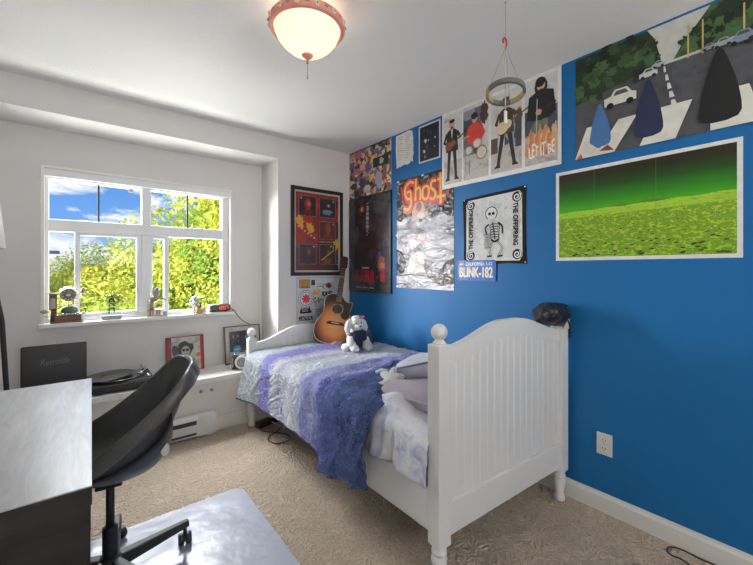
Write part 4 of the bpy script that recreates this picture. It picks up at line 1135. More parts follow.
b = MB(); b.ell((-.115, -.01, .085), (.02, .008, .013), 12, 8); b.tube([(-.115, -.01, .085), (-.085, -.005, .08)], .003, 6); b.tube([(-.115, -.01, .072), (-.12, -.01, .055), (-.09, 0, .045)], .0025, 6); b.build('crank', M['bronze'], t)
b = MB(); b.tube([(.09, 0, .06), (.112, 0, .06), (.112, 0, .085)], .0035, 6); b.build('side_lever', M['slot'], t)

t = thing('acrylic_display', 'clear acrylic frame holding dark geometric cutout on a grey base', 'ornament', (.207, WY+.005, ZS))
b = MB(); b.box(-.06, .06, -.026, .026, 0, .03); b.build('base', mat('grey stone', (.38, .36, .34), .6, .1), t, bevel=.002)
b = MB(); b.box(-.058, .058, -.012, .012, .03, .185); b.build('acrylic_block', M['acrylic'], t, bevel=.002)
b = MB()
for (x0, x1, z0, z1) in ((-.006, .006, .165, .18), (-.014, .014, .145, .16), (-.018, -.008, .125, .145), (.006, .02, .13, .145), (-.012, .016, .112, .124), (-.02, -.01, .098, .112), (.008, .02, .098, .112), (-.018, .018, .078, .09), (-.02, -.012, .045, .078), (.012, .02, .05, .078), (-.008, .008, .128, .136)):
    b.box(x0, x1, -.004, .004, z0, z1)
b.build('dark_cutout', mat('oxblood wood', (.07, .02, .018), .5), t)
b = MB(); b.box(.06, .066, -.004, .004, .13, .175); b.box(.066, .11, -.003, .003, .13, .138); b.build('side_bracket', M['bronze'], t)

t = thing('robot_figure', 'small crouching figure with a round grey head on the sill', 'figurine', (.50, WY+.005, ZS), (0, 0, -.3))
b = MB(); b.box(-.06, .045, -.025, .025, 0, .008); 
for x in (-.05, -.03, .0, .02): b.box(x, x+.01, -.022, .022, .008, .045)
b.box(-.06, .045, -.024, .024, .045, .052); b.build('trestle', mat('pale pine', (.48, .36, .27), .6), t, bevel=.001)
b = MB(); b.ell((-.035, 0, .085), (.024, .022, .035), 14, 10); b.tube([(-.045, 0, .11), (-.02, 0, .135), (.01, 0, .14)], [.022, .024, .018], 10); b.build('body', M['bronze'], t)
b = MB(); b.ell((.0, 0, .19), (.028, .026, .034), 16, 12); b.box(.0, .022, -.012, .012, .222, .23); b.build('head', mat('weathered grey', (.28, .3, .29), .5), t)
b = MB(); b.tube([(.0, -.02, .145), (.035, -.022, .15), (.06, -.01, .14)], [.009, .008, .007], 8); b.tube([(.0, .02, .145), (.035, .022, .135), (.062, .01, .13)], [.009, .008, .007], 8); b.build('arm', M['tan'], t)
b = MB(); b.tube([(-.035, -.012, .07), (-.02, -.014, .052)], .009, 8); b.tube([(-.035, .012, .07), (-.02, .014, .052)], .009, 8); b.build('leg', M['brown'], t)
b = MB(); b.lathe([(.014, 0), (.017, .01), (.016, .035), (.012, .04)], 14, cx=.065); b.build('blue_jar', mat('pale blue glaze', (.42, .52, .58), .3), t)

t = thing('flower_pot_ornament', 'little tan pot of white flowers and figures on the sill', 'ornament', (.822, WY+.005, ZS))
b = MB(); b.lathe([(.03, 0), (.036, .004), (.038, .04), (.033, .046), (.03, .04)], 22); b.build('pot', M['tan'], t)
b = MB()
for i in range(16): b.ell((-.03+rnd.gauss(0, .022), rnd.gauss(0, .014), .07+.075*rnd.random()), .011+.006*rnd.random(), 8, 6)
b.build('white_flowers', mat('white petals', (.75, .72, .76), .6), t)
b = MB()
for i in range(6): b.tube([(rnd.uniform(-.01, .01), 0, .035), (-.035+rnd.uniform(-.03, .03), rnd.uniform(-.01, .01), .09+.02*i*.5)], .002, 5)
b.build('stems', mat('green stem', (.1, .2, .06), .6), t)
b = MB(); b.ell((.01, 0, .055), (.012, .012, .018), 10, 8); b.ell((.01, 0, .082), .010, 10, 8); b.build('little_figure', M['brown'], t)
for x in (-.045, .04):
    b = MB(); b.lathe([(.009, 0), (.009, .05), (.006, .06)], 10, cx=x, cy=-.028); b.build('side_post', M['pale'], t)

t = thing('clock_speaker', 'dark capsule clock with red digits at the right end of the sill', 'clock', (.992, WY+.008, ZS), (0, 0, math.radians(-6)))
b = MB(); XC = T(0, 0, .037) @ R(PI/2, 'Y')
b.lathe([(.001, -.092), (.018, -.09), (.030, -.080), (.0355, -.062), (.0365, 0), (.0355, .062), (.030, .080), (.018, .09), (.001, .092)], 28, 0, XC); b.build('speaker_body', M['greenpl'], t)
p = Pic(0); seg = {'1': 'bc', '0': 'abcdef', '7': 'abc', '2': 'abged', '5': 'afgcd'}
p.z = 0; red = emis('red lit digit', s2l(255, 70, 50), 1.0)
def digit(x, ch):
    w_, h_ = .016, .027; y = .023
    S = {'a': ((x, y+h_), (x+w_, y+h_)), 'b': ((x+w_, y+h_), (x+w_, y+h_/2)), 'c': ((x+w_, y+h_/2), (x+w_, y)), 'd': ((x, y), (x+w_, y)), 'e': ((x, y+h_/2), (x, y)), 'f': ((x, y+h_), (x, y+h_/2)), 'g': ((x, y+h_/2), (x+w_, y+h_/2))}
    for s_ in seg[ch]: p.stroke(list(S[s_]), .0052, red)
for i, ch in enumerate('1207'): digit(-.022+.024*i, ch)
XF = Matrix(((1, 0, 0, 0), (0, 0, -1, -.0366), (0, 1, 0, 0), (0, 0, 0, 1)))
for q in range(len(p.v)):
    v_ = p.v[q]; hh = v_[1]-.037; p.v[q] = Vector((v_[0], -math.sqrt(max(1e-6, .0372**2-hh*hh))-v_[2]*.3-.0003, v_[1]))
p.done('digits', t)
b = MB(); b.lathe([(.031, -.008), (.033, 0), (.031, .006)], 24, 0, T(-.086, .004, .036) @ R(PI/2, 'Y')); b.build('white_end_cap', M['pale'], t)
for x in (-.05, .05):
    b = MB(); b.box(x-.012, x+.012, -.012, .012, 0, .004); b.build('foot', M['black'], t)
cable('clock_cable', 'thin black cable running from the sill clock down behind the framed print', [(1.06, WY+.0, .93), (1.105, WY-.03, .905), (1.13, WY-.052, .86), (1.19, WY-.03, .80), (1.26, WY-.012, .755), (1.30, WY-.012, .70)], .003, M['cable'])

# ================================================================== POSTERS
PAPER = ink(226, 224, 220, .4)
DK = ink(24, 24, 28)
def person(p, cx, y0, h, coat, legs, skin, hair, lean=0.0, stance=.10, longhair=False):
    hh = h*.135
    X = lambda u, v: (cx+u*h+lean*v*h, y0+v*h)
    for sx in (-1, 1):
        p.poly([X(sx*.015, .50), X(sx*.085, .50), X(sx*(stance+.03), .05), X(sx*(stance+.075), .0), X(sx*(stance-.03), .0), X(sx*(stance-.02), .05)], legs)
    p.poly([X(-.10, .80), X(-.125, .47), X(.125, .47), X(.10, .80), X(.04, .84), X(-.04, .84)], coat)
    if longhair: p.disc(*X(0, .885), hh*.62, hair, hh*.78)
    p.disc(*X(0, .905), hh*.40, skin, hh*.52); p.disc(*X(0, .965), hh*.43, hair, hh*.24)
    return X
def guitar_shape(p, X, h, m, neck, left=False, s=1):
    d = -1 if left else 1
    p.stroke([X(.02*d, .60), X(.30*d*s, .74)], .022*h, neck)
    p.disc(*X(-.06*d, .565), .085*h*s, m, .075*h*s, rot=.3*d); p.disc(*X(.02*d, .60), .06*h*s, m, .055*h*s)
def arms(p, X, h, coat, skin, d=1):
    p.stroke([X(-.10*d, .78), X(-.16*d, .64), X(-.06*d, .575)], .05*h, coat); p.stroke([X(.10*d, .78), X(.17*d, .66), X(.15*d, .665)], .05*h, coat)
    p.disc(*X(-.04*d, .575), .02*h, skin); p.disc(*X(.16*d, .68), .02*h, skin)

# -- collage
t = sheet('poster', 'dense multicoloured collage poster at the top left corner of the blue wall', 'poster', .632, .459, PAPER); on_blue(t, 3.055, 1.979)
cm = mottled('collage print', [(60, 40, 34), (214, 190, 150), (150, 84, 52), (196, 176, 150), (96, 92, 110), (222, 206, 176), (70, 60, 60), (182, 120, 74), (110, 118, 150)], 26, voronoi=True)
p = Pic(); p.rect(0, 0, .632, .459, cm); g = random.Random(5)
pal = [(206, 180, 140), (150, 78, 46), (80, 82, 140), (118, 126, 178), (228, 218, 196), (226, 176, 60), (90, 62, 46), (46, 44, 52), (168, 146, 128), (180, 100, 120), (86, 120, 150), (216, 160, 110)]
for i in range(46):
    x, y = g.uniform(.02, .6), g.uniform(.02, .43); c = g.choice(pal)
    if i % 3 == 0: p.rect(max(.005, x-.05), max(.005, y-.03), min(.627, x+g.uniform(.02, .06)), min(.454, y+g.uniform(.02, .05)), ink(*c))
    elif i % 3 == 1: p.blob(x, y, g.uniform(.012, .028), ink(*c), g.uniform(.015, .03), seed=i)
    else: p.curve([(x-.03, y), (x, y+g.uniform(-.03, .03)), (x+.03, y+g.uniform(-.02, .02))], .01, ink(*c))
p.rect(.38, .24, .60, .33, ink(38, 36, 40)); p.blob(.50, .285, .03, ink(190, 188, 186)); p.blob(.30, .27, .05, ink(92, 88, 150)); p.blob(.46, .12, .05, ink(168, 168, 190), .08); p.blob(.21, .13, .05, ink(48, 56, 92), .05)
p.rect(0, .452, .632, .459, DK); p.done('picture', t)

# -- framed film poster
t = bpy.data.objects.new('framed_poster', None); COL.objects.link(t); tag(t, 'tall dark glossy framed film poster with red lettering, left end of blue wall', 'poster'); on_blue(t, 3.047, 1.057)
W_, H_ = .632, .918
frame_part(t, W_, H_, .014, .016, mat('thin black frame', (.02, .02, .022), .35))
fm = mottled('dark film print', [(30, 26, 32), (58, 48, 56), (40, 34, 40), (86, 74, 84), (46, 34, 40)], 5, 4, .3)
p = Pic(.004); p.rect(.012, .012, W_-.012, H_-.012, fm)
p.blob(.20, .80, .05, ink(120, 74, 48), .04); p.blob(.20, .80, .022, ink(228, 142, 76), .022)
p.blob(.46, .80, .12, ink(70, 68, 78), .06, seed=2); p.blob(.12, .55, .04, ink(92, 80, 92), .10, seed=3); p.blob(.30, .42, .16, ink(46, 34, 38), .18, seed=6)
p.blob(.50, .27, .055, ink(176, 92, 88), .07, seed=4); p.blob(.50, .25, .03, ink(228, 140, 118), .03); p.blob(.47, .36, .03, ink(90, 90, 150), .02)
p.rect(.012, .012, W_-.012, .19, ink(44, 46, 56)); p.blob(.33, .09, .05, ink(86, 80, 50), .03); p.blob(.36, .37, .05, ink(96, 52, 52), .05, seed=8)
p.done('picture', t)
p = Pic(.0064); wt = ink(214, 214, 214); rd = ink(206, 40, 52)
for i, ch in enumerate('この映画は動く。'): p.text(ch, .272, .845-.041*i-.034, .308, .845-.041*i, wt, bold=.0012) if ch != '。' else p.disc(.284, .845-.041*i-.012, .006, wt)
for i, ch in enumerate('八人飛竜・峰'):
    x = .095+.078*i
    if ch == '・': p.disc(x+.03, .145, .009, rd)
    else: p.text(ch, x, .095, x+.07, .205, rd, bold=.003)
p.rect(.21, .225, .32, .238, wt)
for i in range(3): p.stroke([(.115+.1*i, .045), (.19+.1*i, .045-.002*i)], .013, ink(150, 150, 156))
p.done('lettering', t)
b = MB(); b.box(.012, W_-.012, .012, H_-.012, .0105, .0125); b.build('glass_pane', M['picglass'], t)

# -- torn set list
g = random.Random(3); pts = []
for i in range(9): pts.append((.012+.198*i/8, .008+.026*(1-i/8)*0+g.uniform(-.010, .008)+(.02*i/8)))
for i in range(1, 9): pts.append((.212+g.uniform(-.008, .006)-(.012 if i == 8 else 0), .03+.25*i/8))
pts += [(.16, .293), (.10, .288), (.004, .285), (.0, .16)]
t = sheet('set_list', 'torn white handwritten paper high on the blue wall', 'paper', 0, 0, ink(220, 216, 210, .7, crumple=.5), pts=pts); on_blue(t, 2.363, 2.142)
p = Pic()
for c in range(2):
    for r_ in range(11):
        x = .025+.098*c; y = .262-.019*r_; p.stroke([(x+.006*k, y+g.uniform(-.0022, .0022)) for k in range(int(g.uniform(6, 13)))], .0026, ink(90, 86, 84))
p.done('handwriting', t)

# -- small dark poster
t = sheet('poster', 'small dark night poster with pale border near the ceiling', 'poster', .227, .297, ink(204, 208, 216)); on_blue(t, 2.086, 2.128)
p = Pic(); p.rect(.012, .012, .215, .285, mottled('night print', [(18, 18, 24), (34, 32, 46), (22, 22, 30), (58, 56, 84)], 14))
for x, y, r_, c in ((.075, .165, .015, (196, 190, 200)), (.06, .085, .013, (214, 196, 200)), (.105, .165, .008, (150, 150, 190)), (.175, .17, .007, (214, 214, 226)), (.09, .12, .012, (80, 80, 140)), (.17, .10, .006, (150, 150, 190)), (.07, .04, .01, (190, 130, 90)), (.13, .22, .014, (60, 60, 96)), (.06, .25, .012, (64, 60, 90))): p.blob(x, y, r_, ink(*c), jag=.4)
p.done('picture', t)

# -- crumpled foil poster with red and gold lettering
t = sheet('poster', 'crumpled glossy poster reading Ghost in red and gold letters over pale folds', 'poster', .621, .918, ink(30, 27, 28, .3, crumple=.9)); on_blue(t, 2.350, 1.117)
p = Pic(); sil = mottled('silvery cloth print', [(120, 116, 120), (206, 203, 207), (234, 232, 234)], 3.4, 3, .22, stretch=(1, 2.4, 1), crumple=1.0, dist=.5)
dkc = ink(34, 30, 30, .3, crumple=.9)
p.rect(0, 0, .621, .918, dkc)
p.poly([(.0, .0), (.621, .0), (.621, .55), (.56, .56), (.50, .60), (.42, .56), (.36, .585), (.27, .575), (.20, .60), (.10, .59), (.05, .56), (.0, .585)], sil)
p.poly([(.0, .10), (.09, .13), (.12, .22), (.06, .31), (.0, .33)], dkc); p.poly([(.621, .24), (.55, .22), (.46, .13), (.33, .16), (.36, .09), (.5, .03), (.621, .05)], ink(112, 104, 102, .28, crumple=.9))
p.poly([(.02, .095), (.16, .11), (.34, .10), (.34, .108), (.16, .12), (.02, .107)], ink(70, 50, 52)); p.blob(.24, .40, .10, ink(214, 190, 188, .22, crumple=.8), .05, seed=4); p.poly([(.13, .13), (.17, .30), (.31, .30), (.33, .13)], ink(206, 198, 190, .25, crumple=.9))
p.poly([(.20, .56), (.185, .63), (.22, .70), (.27, .715), (.315, .695), (.335, .64), (.36, .62), (.37, .585), (.28, .555)], ink(196, 158, 130)); p.disc(.265, .665, .03, ink(140, 78, 58), .038); p.blob(.285, .59, .04, ink(206, 196, 192), .03); p.poly([(.26, .545), (.30, .535), (.31, .56), (.27, .57)], ink(120, 50, 46))
p.poly([(.32, .61), (.40, .645), (.47, .66), (.47, .67), (.38, .66), (.33, .63)], ink(150, 100, 90))
p.done('picture', t)
p = Pic(.0036); R_ = ink(200, 42, 34, .35); Y_ = ink(222, 170, 70, .35)
# gothic letters built from strokes: red backing then gold faces
def glyphs(m, w, ox=0, oy=0):
    S = lambda pts: p.curve([(x+ox, y+oy) for x, y in pts], w, m)
    S([(.215, .865), (.165, .88), (.115, .85), (.105, .795), (.135, .745), (.175, .742), (.178, .69), (.14, .655), (.09, .675)])       # G
    S([(.125, .80), (.17, .80), (.178, .742)])
    S([(.235, .895), (.232, .80), (.228, .715)]); S([(.232, .795), (.262, .82), (.285, .79), (.283, .715)])                                 # h
    S([(.345, .82), (.313, .80), (.312, .735), (.345, .715), (.373, .74), (.372, .80), (.345, .82)])                                      # o
    S([(.452, .84), (.412, .845), (.40, .80), (.435, .765), (.445, .73), (.415, .705), (.385, .72)])                                      # s
    S([(.495, .895), (.497, .78), (.497, .66)]); S([(.465, .845), (.50, .85), (.54, .845)]); p.stroke([(.455+ox, .715+oy), (.545+ox, .715+oy)], w, m)  # t
p.poly([(.07, .66), (.09, .87), (.19, .905), (.26, .915), (.30, .85), (.42, .87), (.47, .92), (.52, .91), (.545, .86), (.57, .70), (.55, .67), (.52, .64), (.47, .64), (.45, .69), (.30, .70), (.23, .69), (.17, .64), (.11, .63)], R_) if False else None
glyphs(R_, .052, .004, -.012); glyphs(R_, .046, -.004, .006); glyphs(Y_, .021)
p.stroke([(.06, .86), (.085, .70)], .02, R_, True); p.stroke([(.56, .88), (.575, .70)], .03, R_, True)
p.done('lettering', t)
for x, y in ((.02, .908), (.31, .91), (.60, .905), (.01, .01), (.61, .012), (.005, .45), (.615, .45)): b = MB(); b.box(x-.014, x+.014, y-.007, y+.007, .0042, .0048); b.build('tape', ink(225, 222, 214), t)

# -- four-panel band poster
t = sheet('poster', 'white-bordered poster of four musician panels below the ceiling', 'poster', .882, .565, ink(228, 226, 224)); on_blue(t, 1.836, 1.876, off=.0062)
p = Pic(); sk = ink(206, 160, 132); hr = ink(44, 32, 28); bk = ink(30, 29, 32); gry = mottled('pale sky print', [(196, 198, 200), (214, 214, 212), (186, 184, 182)], 6); flo = mottled('roof floor print', [(150, 140, 134), (196, 188, 182), (170, 160, 154)], 12); city = mottled('city print', [(96, 106, 122), (140, 148, 160), (70, 76, 88)], 12, voronoi=True)
pan = [(.018, .185), (.197, .405), (.423, .642), (.662, .862)]
for i, (x0, x1) in enumerate(pan):
    p.rect(x0, .03, x1, .545, gry); p.rect(x0, .03, x1, .20, flo)
    if i in (1, 2, 3): p.rect(x0+(.10 if i == 2 else 0), .20, x1-(.05 if i == 1 else 0), (.50, .52, .40, .36)[i], city)
    if i == 1: p.blob(x1-.035, .46, .03, ink(70, 52, 44), .075)
X = person(p, .095, .055, .45, bk, bk, sk, hr, stance=.075); arms(p, X, .45, bk, sk); guitar_shape(p, X, .42, ink(150, 74, 40), ink(60, 36, 28)); p.disc(*X(0, .862), .010, hr, .008); p.poly([X(-.02, .83), X(.02, .83), X(0, .66)], ink(214, 210, 206))
# drummer
redc = ink(206, 62, 54); p.poly([(.235, .28), (.24, .40), (.29, .425), (.345, .40), (.36, .30), (.30, .27)], redc); p.stroke([(.25, .39), (.235, .32), (.28, .30)], .03, redc); p.stroke([(.34, .39), (.365, .33), (.33, .29)], .03, redc)
p.disc(.292, .445, .022, sk, .028); p.blob(.292, .465, .028, hr, .024, jag=.12)
for cx, cy, r_ in ((.315, .27, .036), (.245, .235, .032)): p.disc(cx, cy, r_, ink(196, 170, 130), r_*.9); p.disc(cx, cy, r_*.75, ink(214, 206, 196), r_*.7)
p.disc(.35, .20, .045, ink(150, 120, 92), .05); p.disc(.35, .20, .036, ink(206, 196, 186), .04); p.stroke([(.22, .33), (.22, .09)], .005, ink(120, 116, 112)); p.disc(.222, .335, .035, ink(190, 160, 90), .008); p.stroke([(.255, .17), (.25, .07)], .006, ink(110, 106, 104)); p.stroke([(.37, .33), (.395, .33)], .005, ink(190, 160, 90))
p.rect(.425, .16, .475, .26, ink(90, 72, 62)); p.rect(.60, .17, .64, .27, ink(70, 66, 66))
X = person(p, .535, .06, .45, ink(70, 54, 48), ink(38, 31, 32), sk, ink(90, 62, 40), stance=.12); arms(p, X, .45, ink(70, 54, 48), sk); guitar_shape(p, X, .46, ink(226, 204, 164), ink(120, 76, 48), s=1.15)
p.disc(.628, .40, .014, sk, .018); p.blob(.628, .36, .02, ink(90, 80, 70), .04)
X = person(p, .765, .07, .47, bk, ink(110, 122, 96), sk, bk, stance=.07, longhair=True)
p.poly([X(-.16, .79), X(-.19, .50), X(.0, .46), X(.19, .52), X(.16, .80), X(.0, .86)], bk); p.stroke([X(-.05, .56), X(.19, .645)], .014, ink(60, 36, 26)); p.disc(*X(-.03, .57), .018, sk); p.stroke([(.742, .42), (.735, .16)], .005, ink(190, 190, 190)); p.disc(.76, .515, .03, bk, .03)
fire = [ink(206, 140, 92), ink(214, 172, 128), ink(196, 120, 84)]
for i in range(14): p.blob(.685+.0125*i, .12+.05*abs(math.sin(i*2.3)), .018, fire[i % 3], .05+.03*abs(math.sin(i*1.3)), jag=.3, seed=i)
p.rect(.664, .03, .862, .075, flo)
p.done('picture', t)
p = Pic(p.z); p.text('The', .032, .515, .048, .527, DK); p.text('BEATLES', .026, .497, .078, .513, DK); wt = ink(240, 236, 230)
def wob(u, w): return (u, w*(1+.25*math.sin(u*14))+.10*math.sin(u*17))
p.text('LET IT BE', .690, .075, .845, .145, wt, bold=.0012, warp=wob); p.done('lettering', t)

# -- cloth flag
pts = [(0, .462), (.12, .470), (.24, .476), (.36, .480), (.483, .488), (.478, .30), (.481, .12), (.487, .0), (.36, .006), (.24, .0), (.10, .010), (.008, .006), (.012, .16), (.006, .32)]
t = sheet('wall_flag', 'black-edged white cloth flag reading The Offspring on the blue wall', 'flag', 0, 0, ink(22, 22, 24, .9), pts=pts); on_blue(t, 1.648, 1.308)
p = Pic(); cw = mottled('off white cloth print', [(196, 196, 194), (222, 222, 220), (206, 206, 204), (228, 228, 226)], 9, rough=.9); K = ink(36, 36, 38, .9); K2 = ink(110, 110, 112, .9); WH = ink(226, 226, 224, .9)
p.poly([(.03, .04), (.05, .025), (.435, .022), (.455, .05), (.452, .44), (.435, .462), (.05, .448), (.032, .42)], cw)
for cx, cy, d in ((.07, .412, 1), (.418, .425, -1), (.07, .062, 1), (.42, .062, -1)):
    p.disc(cx, cy, .033, K); p.arc(cx, cy, .027, 1, 1+d*9.5, .008, WH, 40, -.022)
for i in range(34):
    x = rnd.uniform(.11, .37); y = rnd.uniform(.05, .43); a = math.atan2(y-.27, x-.245); q = rnd.uniform(.008, .022); p.stroke([(x, y), (x+q*math.cos(a), y+q*math.sin(a))], .0022, K2)
# plain ink figure of a skeleton, seen standing
p.disc(.235, .34, .047, K, .046); p.disc(.235, .34, .041, WH, .040); p.poly([(.21, .31), (.262, .31), (.256, .282), (.216, .282)], WH); p.disc(.222, .338, .011, K); p.disc(.250, .338, .011, K); p.poly([(.232, .322), (.24, .322), (.236, .332)], K)
for k in range(5): p.stroke([(.219+.009*k, .285), (.219+.009*k, .30)], .0022, K)
p.stroke([(.245, .28), (.258, .20), (.262, .165)], .012, K2)
for k in range(6): yy = .262-.017*k; p.curve([(.262, yy+.006), (.232, yy+.002), (.222+.003*k, yy-.010)], .0055, K); p.curve([(.262, yy+.006), (.292, yy), (.300-.003*k, yy-.014)], .0055, K)
p.curve([(.285, .275), (.315, .25), (.318, .20)], .012, K); p.curve([(.218, .268), (.19, .245), (.20, .20)], .011, K); p.curve([(.235, .165), (.262, .15), (.292, .165)], .014, K)
for a, c_, d in (((.245, .15), (.225, .105), (.228, .06)), ((.282, .15), (.315, .11), (.292, .06))): p.curve([a, c_, d], .012, K); p.curve([a, c_, d], .006, WH)
p.stroke([(.205, .052), (.24, .056)], .011, K); p.stroke([(.28, .052), (.32, .056)], .011, K)
for k in range(5): p.stroke([(.188+.009*k, .20), (.186+.010*k, .11)], .003, K2)
p.stroke([(.18, .20), (.235, .20)], .004, K2); p.stroke([(.18, .11), (.235, .11)], .004, K2)
p.done('picture', t)
p = Pic(p.z); p.text('THE OFFSPRING', .055, .105, .09, .375, K, rot=90, bold=.0016); p.text('THE OFFSPRING', .395, .12, .428, .39, K, rot=-90, bold=.0016); p.done('lettering', t)
b = MB()
for x, y in ((.012, .458), (.474, .478), (.474, .01)): b.lathe([(.006, 0.0014), (.006, .004), (.003, .006)], 10, cx=x, cy=y)
b.build('push_pin', M['chrome'], t)

# -- licence plate
t = sheet('licence_plate', 'blue licence plate reading BLINK-182 under the cloth flag', 'licence plate', .31, .146, ink(36, 92, 178, .35), pts=roundrect(0, .31, 0, .146, .012)); on_blue(t, 1.687, 1.192, off=.0075)
p = Pic(); pw = ink(224, 226, 222); p.rect(.018, .108, .05, .132, ink(206, 120, 120)); p.rect(.018, .116, .05, .122, pw); p.rect(.236, .106, .258, .134, ink(40, 110, 206)); p.rect(.262, .106, .286, .134, ink(40, 110, 206)); p.text('LG', .239, .110, .283, .130, pw)
p.text('CALIFORNIA', .07, .108, .225, .13, pw, bold=.0012); p.text('BLINK-182', .018, .028, .286, .096, ink(232, 222, 190), bold=.0032); p.done('lettering', t)
b = MB()
for x in (.09, .215):
    for y in (.138, .012): b.lathe([(.004, .0014), (.004, .003)], 10, cx=x, cy=y)
b.build('bolt', M['chrome'], t)

# -- street poster (generic stand-in)
t = sheet('poster', 'large dark green and grey street poster in the upper right corner', 'poster', .945, .553, ink(60, 64, 60)); on_blue(t, .878, 1.879)
W_, H_ = .945, .553; p = Pic(); road = mottled('road print', [(62, 64, 68), (80, 82, 86), (70, 72, 76)], 10, rough=.32); tr1 = mottled('dark tree print', [(22, 34, 22), (42, 62, 36), (28, 44, 26), (60, 82, 50)], 16, 5, rough=.32); tr2 = mottled('mid tree print', [(40, 66, 36), (72, 104, 56), (52, 82, 44)], 18, 5, rough=.32)
p.rect(0, 0, W_, H_, ink(196, 198, 190, .32)); p.rect(0, 0, W_, .36, road)
p.poly([(0, .28), (0, .553), (.33, .553), (.36, .50), (.375, .43), (.385, .385), (.20, .30)], tr1); p.blob(.27, .46, .07, tr2, .05); p.blob(.17, .50, .07, tr1, .05, seed=3); p.blob(.355, .405, .03, tr2, .03)
p.poly([(.43, .37), (.47, .44), (.52, .50), (.56, .553), (.945, .553), (.945, .44), (.66, .38)], tr2); p.blob(.62, .50, .08, tr1, .05); p.blob(.80, .50, .10, tr1, .06, seed=4); p.blob(.52, .43, .05, tr1, .04, seed=5)
p.poly([(.0, .12), (.0, .30), (.34, .365), (.385, .375), (.30, .30)], road)
g = random.Random(21)
for i in range(60):
    x = g.uniform(.01, .36); y = g.uniform(.30+.15*max(0, x-.2), .54) if x < .3 else g.uniform(.40, .50); p.blob(x, y, g.uniform(.012, .03), g.choice([tr1, tr2, ink(30, 46, 28), ink(58, 84, 48), ink(20, 30, 20)]), jag=.4, seed=i)
for i in range(50):
    x = g.uniform(.47, .94); y = g.uniform(.40+.05*(x > .6), .545) if x > .56 else g.uniform(.39, .40+(x-.44)*1.0); p.blob(x, y, g.uniform(.012, .03), g.choice([tr1, tr2, ink(34, 54, 32), ink(70, 100, 56), ink(24, 36, 24)]), jag=.4, seed=i)
for x in (.485, .535, .665): p.stroke([(x, .35), (x, .50)], .006, ink(186, 168, 110))
for k in range(6): x = .395+.007*k; y = .35-.042*k; s_ = 1+k*.35; p.poly([(x, y), (x+.006*s_, y), (x+.010*s_, y-.028), (x+.001, y-.028)], ink(214, 214, 208))
for cx, cy, s_, c in ((.215, .275, 1.15, (214, 212, 200)), (.335, .345, .6, (200, 204, 200)), (.375, .372, .4, (170, 176, 176)), (.72, .375, 1.1, (44, 48, 56)), (.66, .365, .7, (120, 134, 150)), (.60, .368, .5, (150, 156, 156)), (.555, .37, .35, (140, 140, 140))):
    p.poly([(cx-.06*s_, cy-.03*s_), (cx-.062*s_, cy+.005*s_), (cx-.035*s_, cy+.012*s_), (cx-.02*s_, cy+.036*s_), (cx+.028*s_, cy+.036*s_), (cx+.045*s_, cy+.010*s_), (cx+.062*s_, cy+.004*s_), (cx+.062*s_, cy-.03*s_)], ink(*c)); p.poly([(cx-.025*s_, cy+.010*s_), (cx-.014*s_, cy+.029*s_), (cx+.022*s_, cy+.029*s_), (cx+.034*s_, cy+.010*s_)], ink(70, 78, 82))
    for q in (-.038, .038): p.disc(cx+q*s_, cy-.03*s_, .014*s_, ink(24, 24, 26))
# broad white painted bands across the foreground
wb_ = ink(218, 216, 206, .32)
for x0, x1, xt0, xt1 in ((.0, .06, .06, .13), (.10, .19, .21, .29), (.30, .44, .37, .50), (.56, .72, .565, .68), (.84, .945, .79, .90)): p.poly([(x0, .0), (x1, .0), (xt1, .16), (xt0, .16)], wb_)
p.poly([(.84, .29), (.945, .35), (.945, .40), (.90, .37)], wb_)
# clipped upright shrubs in blue and black standing on the bands
for x, y0_, h_, w_, c in ((.125, .05, .22, .085, (66, 110, 164)), (.335, .045, .27, .10, (36, 46, 78)), (.59, .04, .31, .115, (22, 24, 24)), (.885, .05, .28, .10, (206, 206, 200))):
    p.poly([(q.x, q.y) for q in smooth_poly([(x-w_*.5, y0_), (x-w_*.55, y0_+h_*.3), (x-w_*.32, y0_+h_*.7), (x, y0_+h_), (x+w_*.32, y0_+h_*.7), (x+w_*.55, y0_+h_*.3), (x+w_*.5, y0_)], 3)], ink(*c, .35))
p.poly([(.0, .0), (.05, .095), (.11, .04), (.18, .02), (.15, .0)], ink(214, 206, 198, .3)); p.poly([(.01, .0), (.03, .03), (.04, .0)], ink(186, 96, 60)); p.poly([(.12, .02), (.16, .045), (.19, .01)], ink(120, 70, 50))
p.done('picture', t)

# -- green field poster
t = sheet('poster', 'wide white-bordered poster of a bright green field under dark sky', 'poster', .77, .505, ink(226, 226, 222, .3)); on_blue(t, .987, 1.323)
W_, H_ = .77, .505; p = Pic(.0016); b0 = .018
sky = vgrad('green to dark sky print', [(.54, (70, 168, 22)), (.66, (38, 124, 14)), (.78, (24, 74, 12)), (.89, (34, 38, 14)), (1, (46, 28, 20))], H_, .3)
fld = mottled('green field print', [(40, 62, 18), (128, 172, 36), (96, 136, 32), (176, 208, 56), (60, 92, 24)], 48, 5, .3, stretch=(.8, 1.5, 1))
p.rect(b0, b0, W_-b0, H_-b0, sky)
hz = [(b0, b0), (W_-b0, b0), (W_-b0, .288)]+[(.02+.72*(1-i/16), .270+.018*(1-i/16)**1.4+.003*math.sin(i*1.9)) for i in range(1, 16)]+[(b0, .268)]
p.poly([(.22, .270), (.32, .286), (.38, .283), (.45, .292), (.52, .286), (.58, .276)], ink(84, 126, 44)); p.poly(hz, fld)
p.poly([(b0, .235), (W_-b0, .245), (W_-b0, .288)]+hz[3:], mottled('far field print', [(104, 150, 36), (160, 200, 56), (128, 176, 44)], 40, 4, .3, stretch=(.6, 2, 1)))
g = random.Random(9)
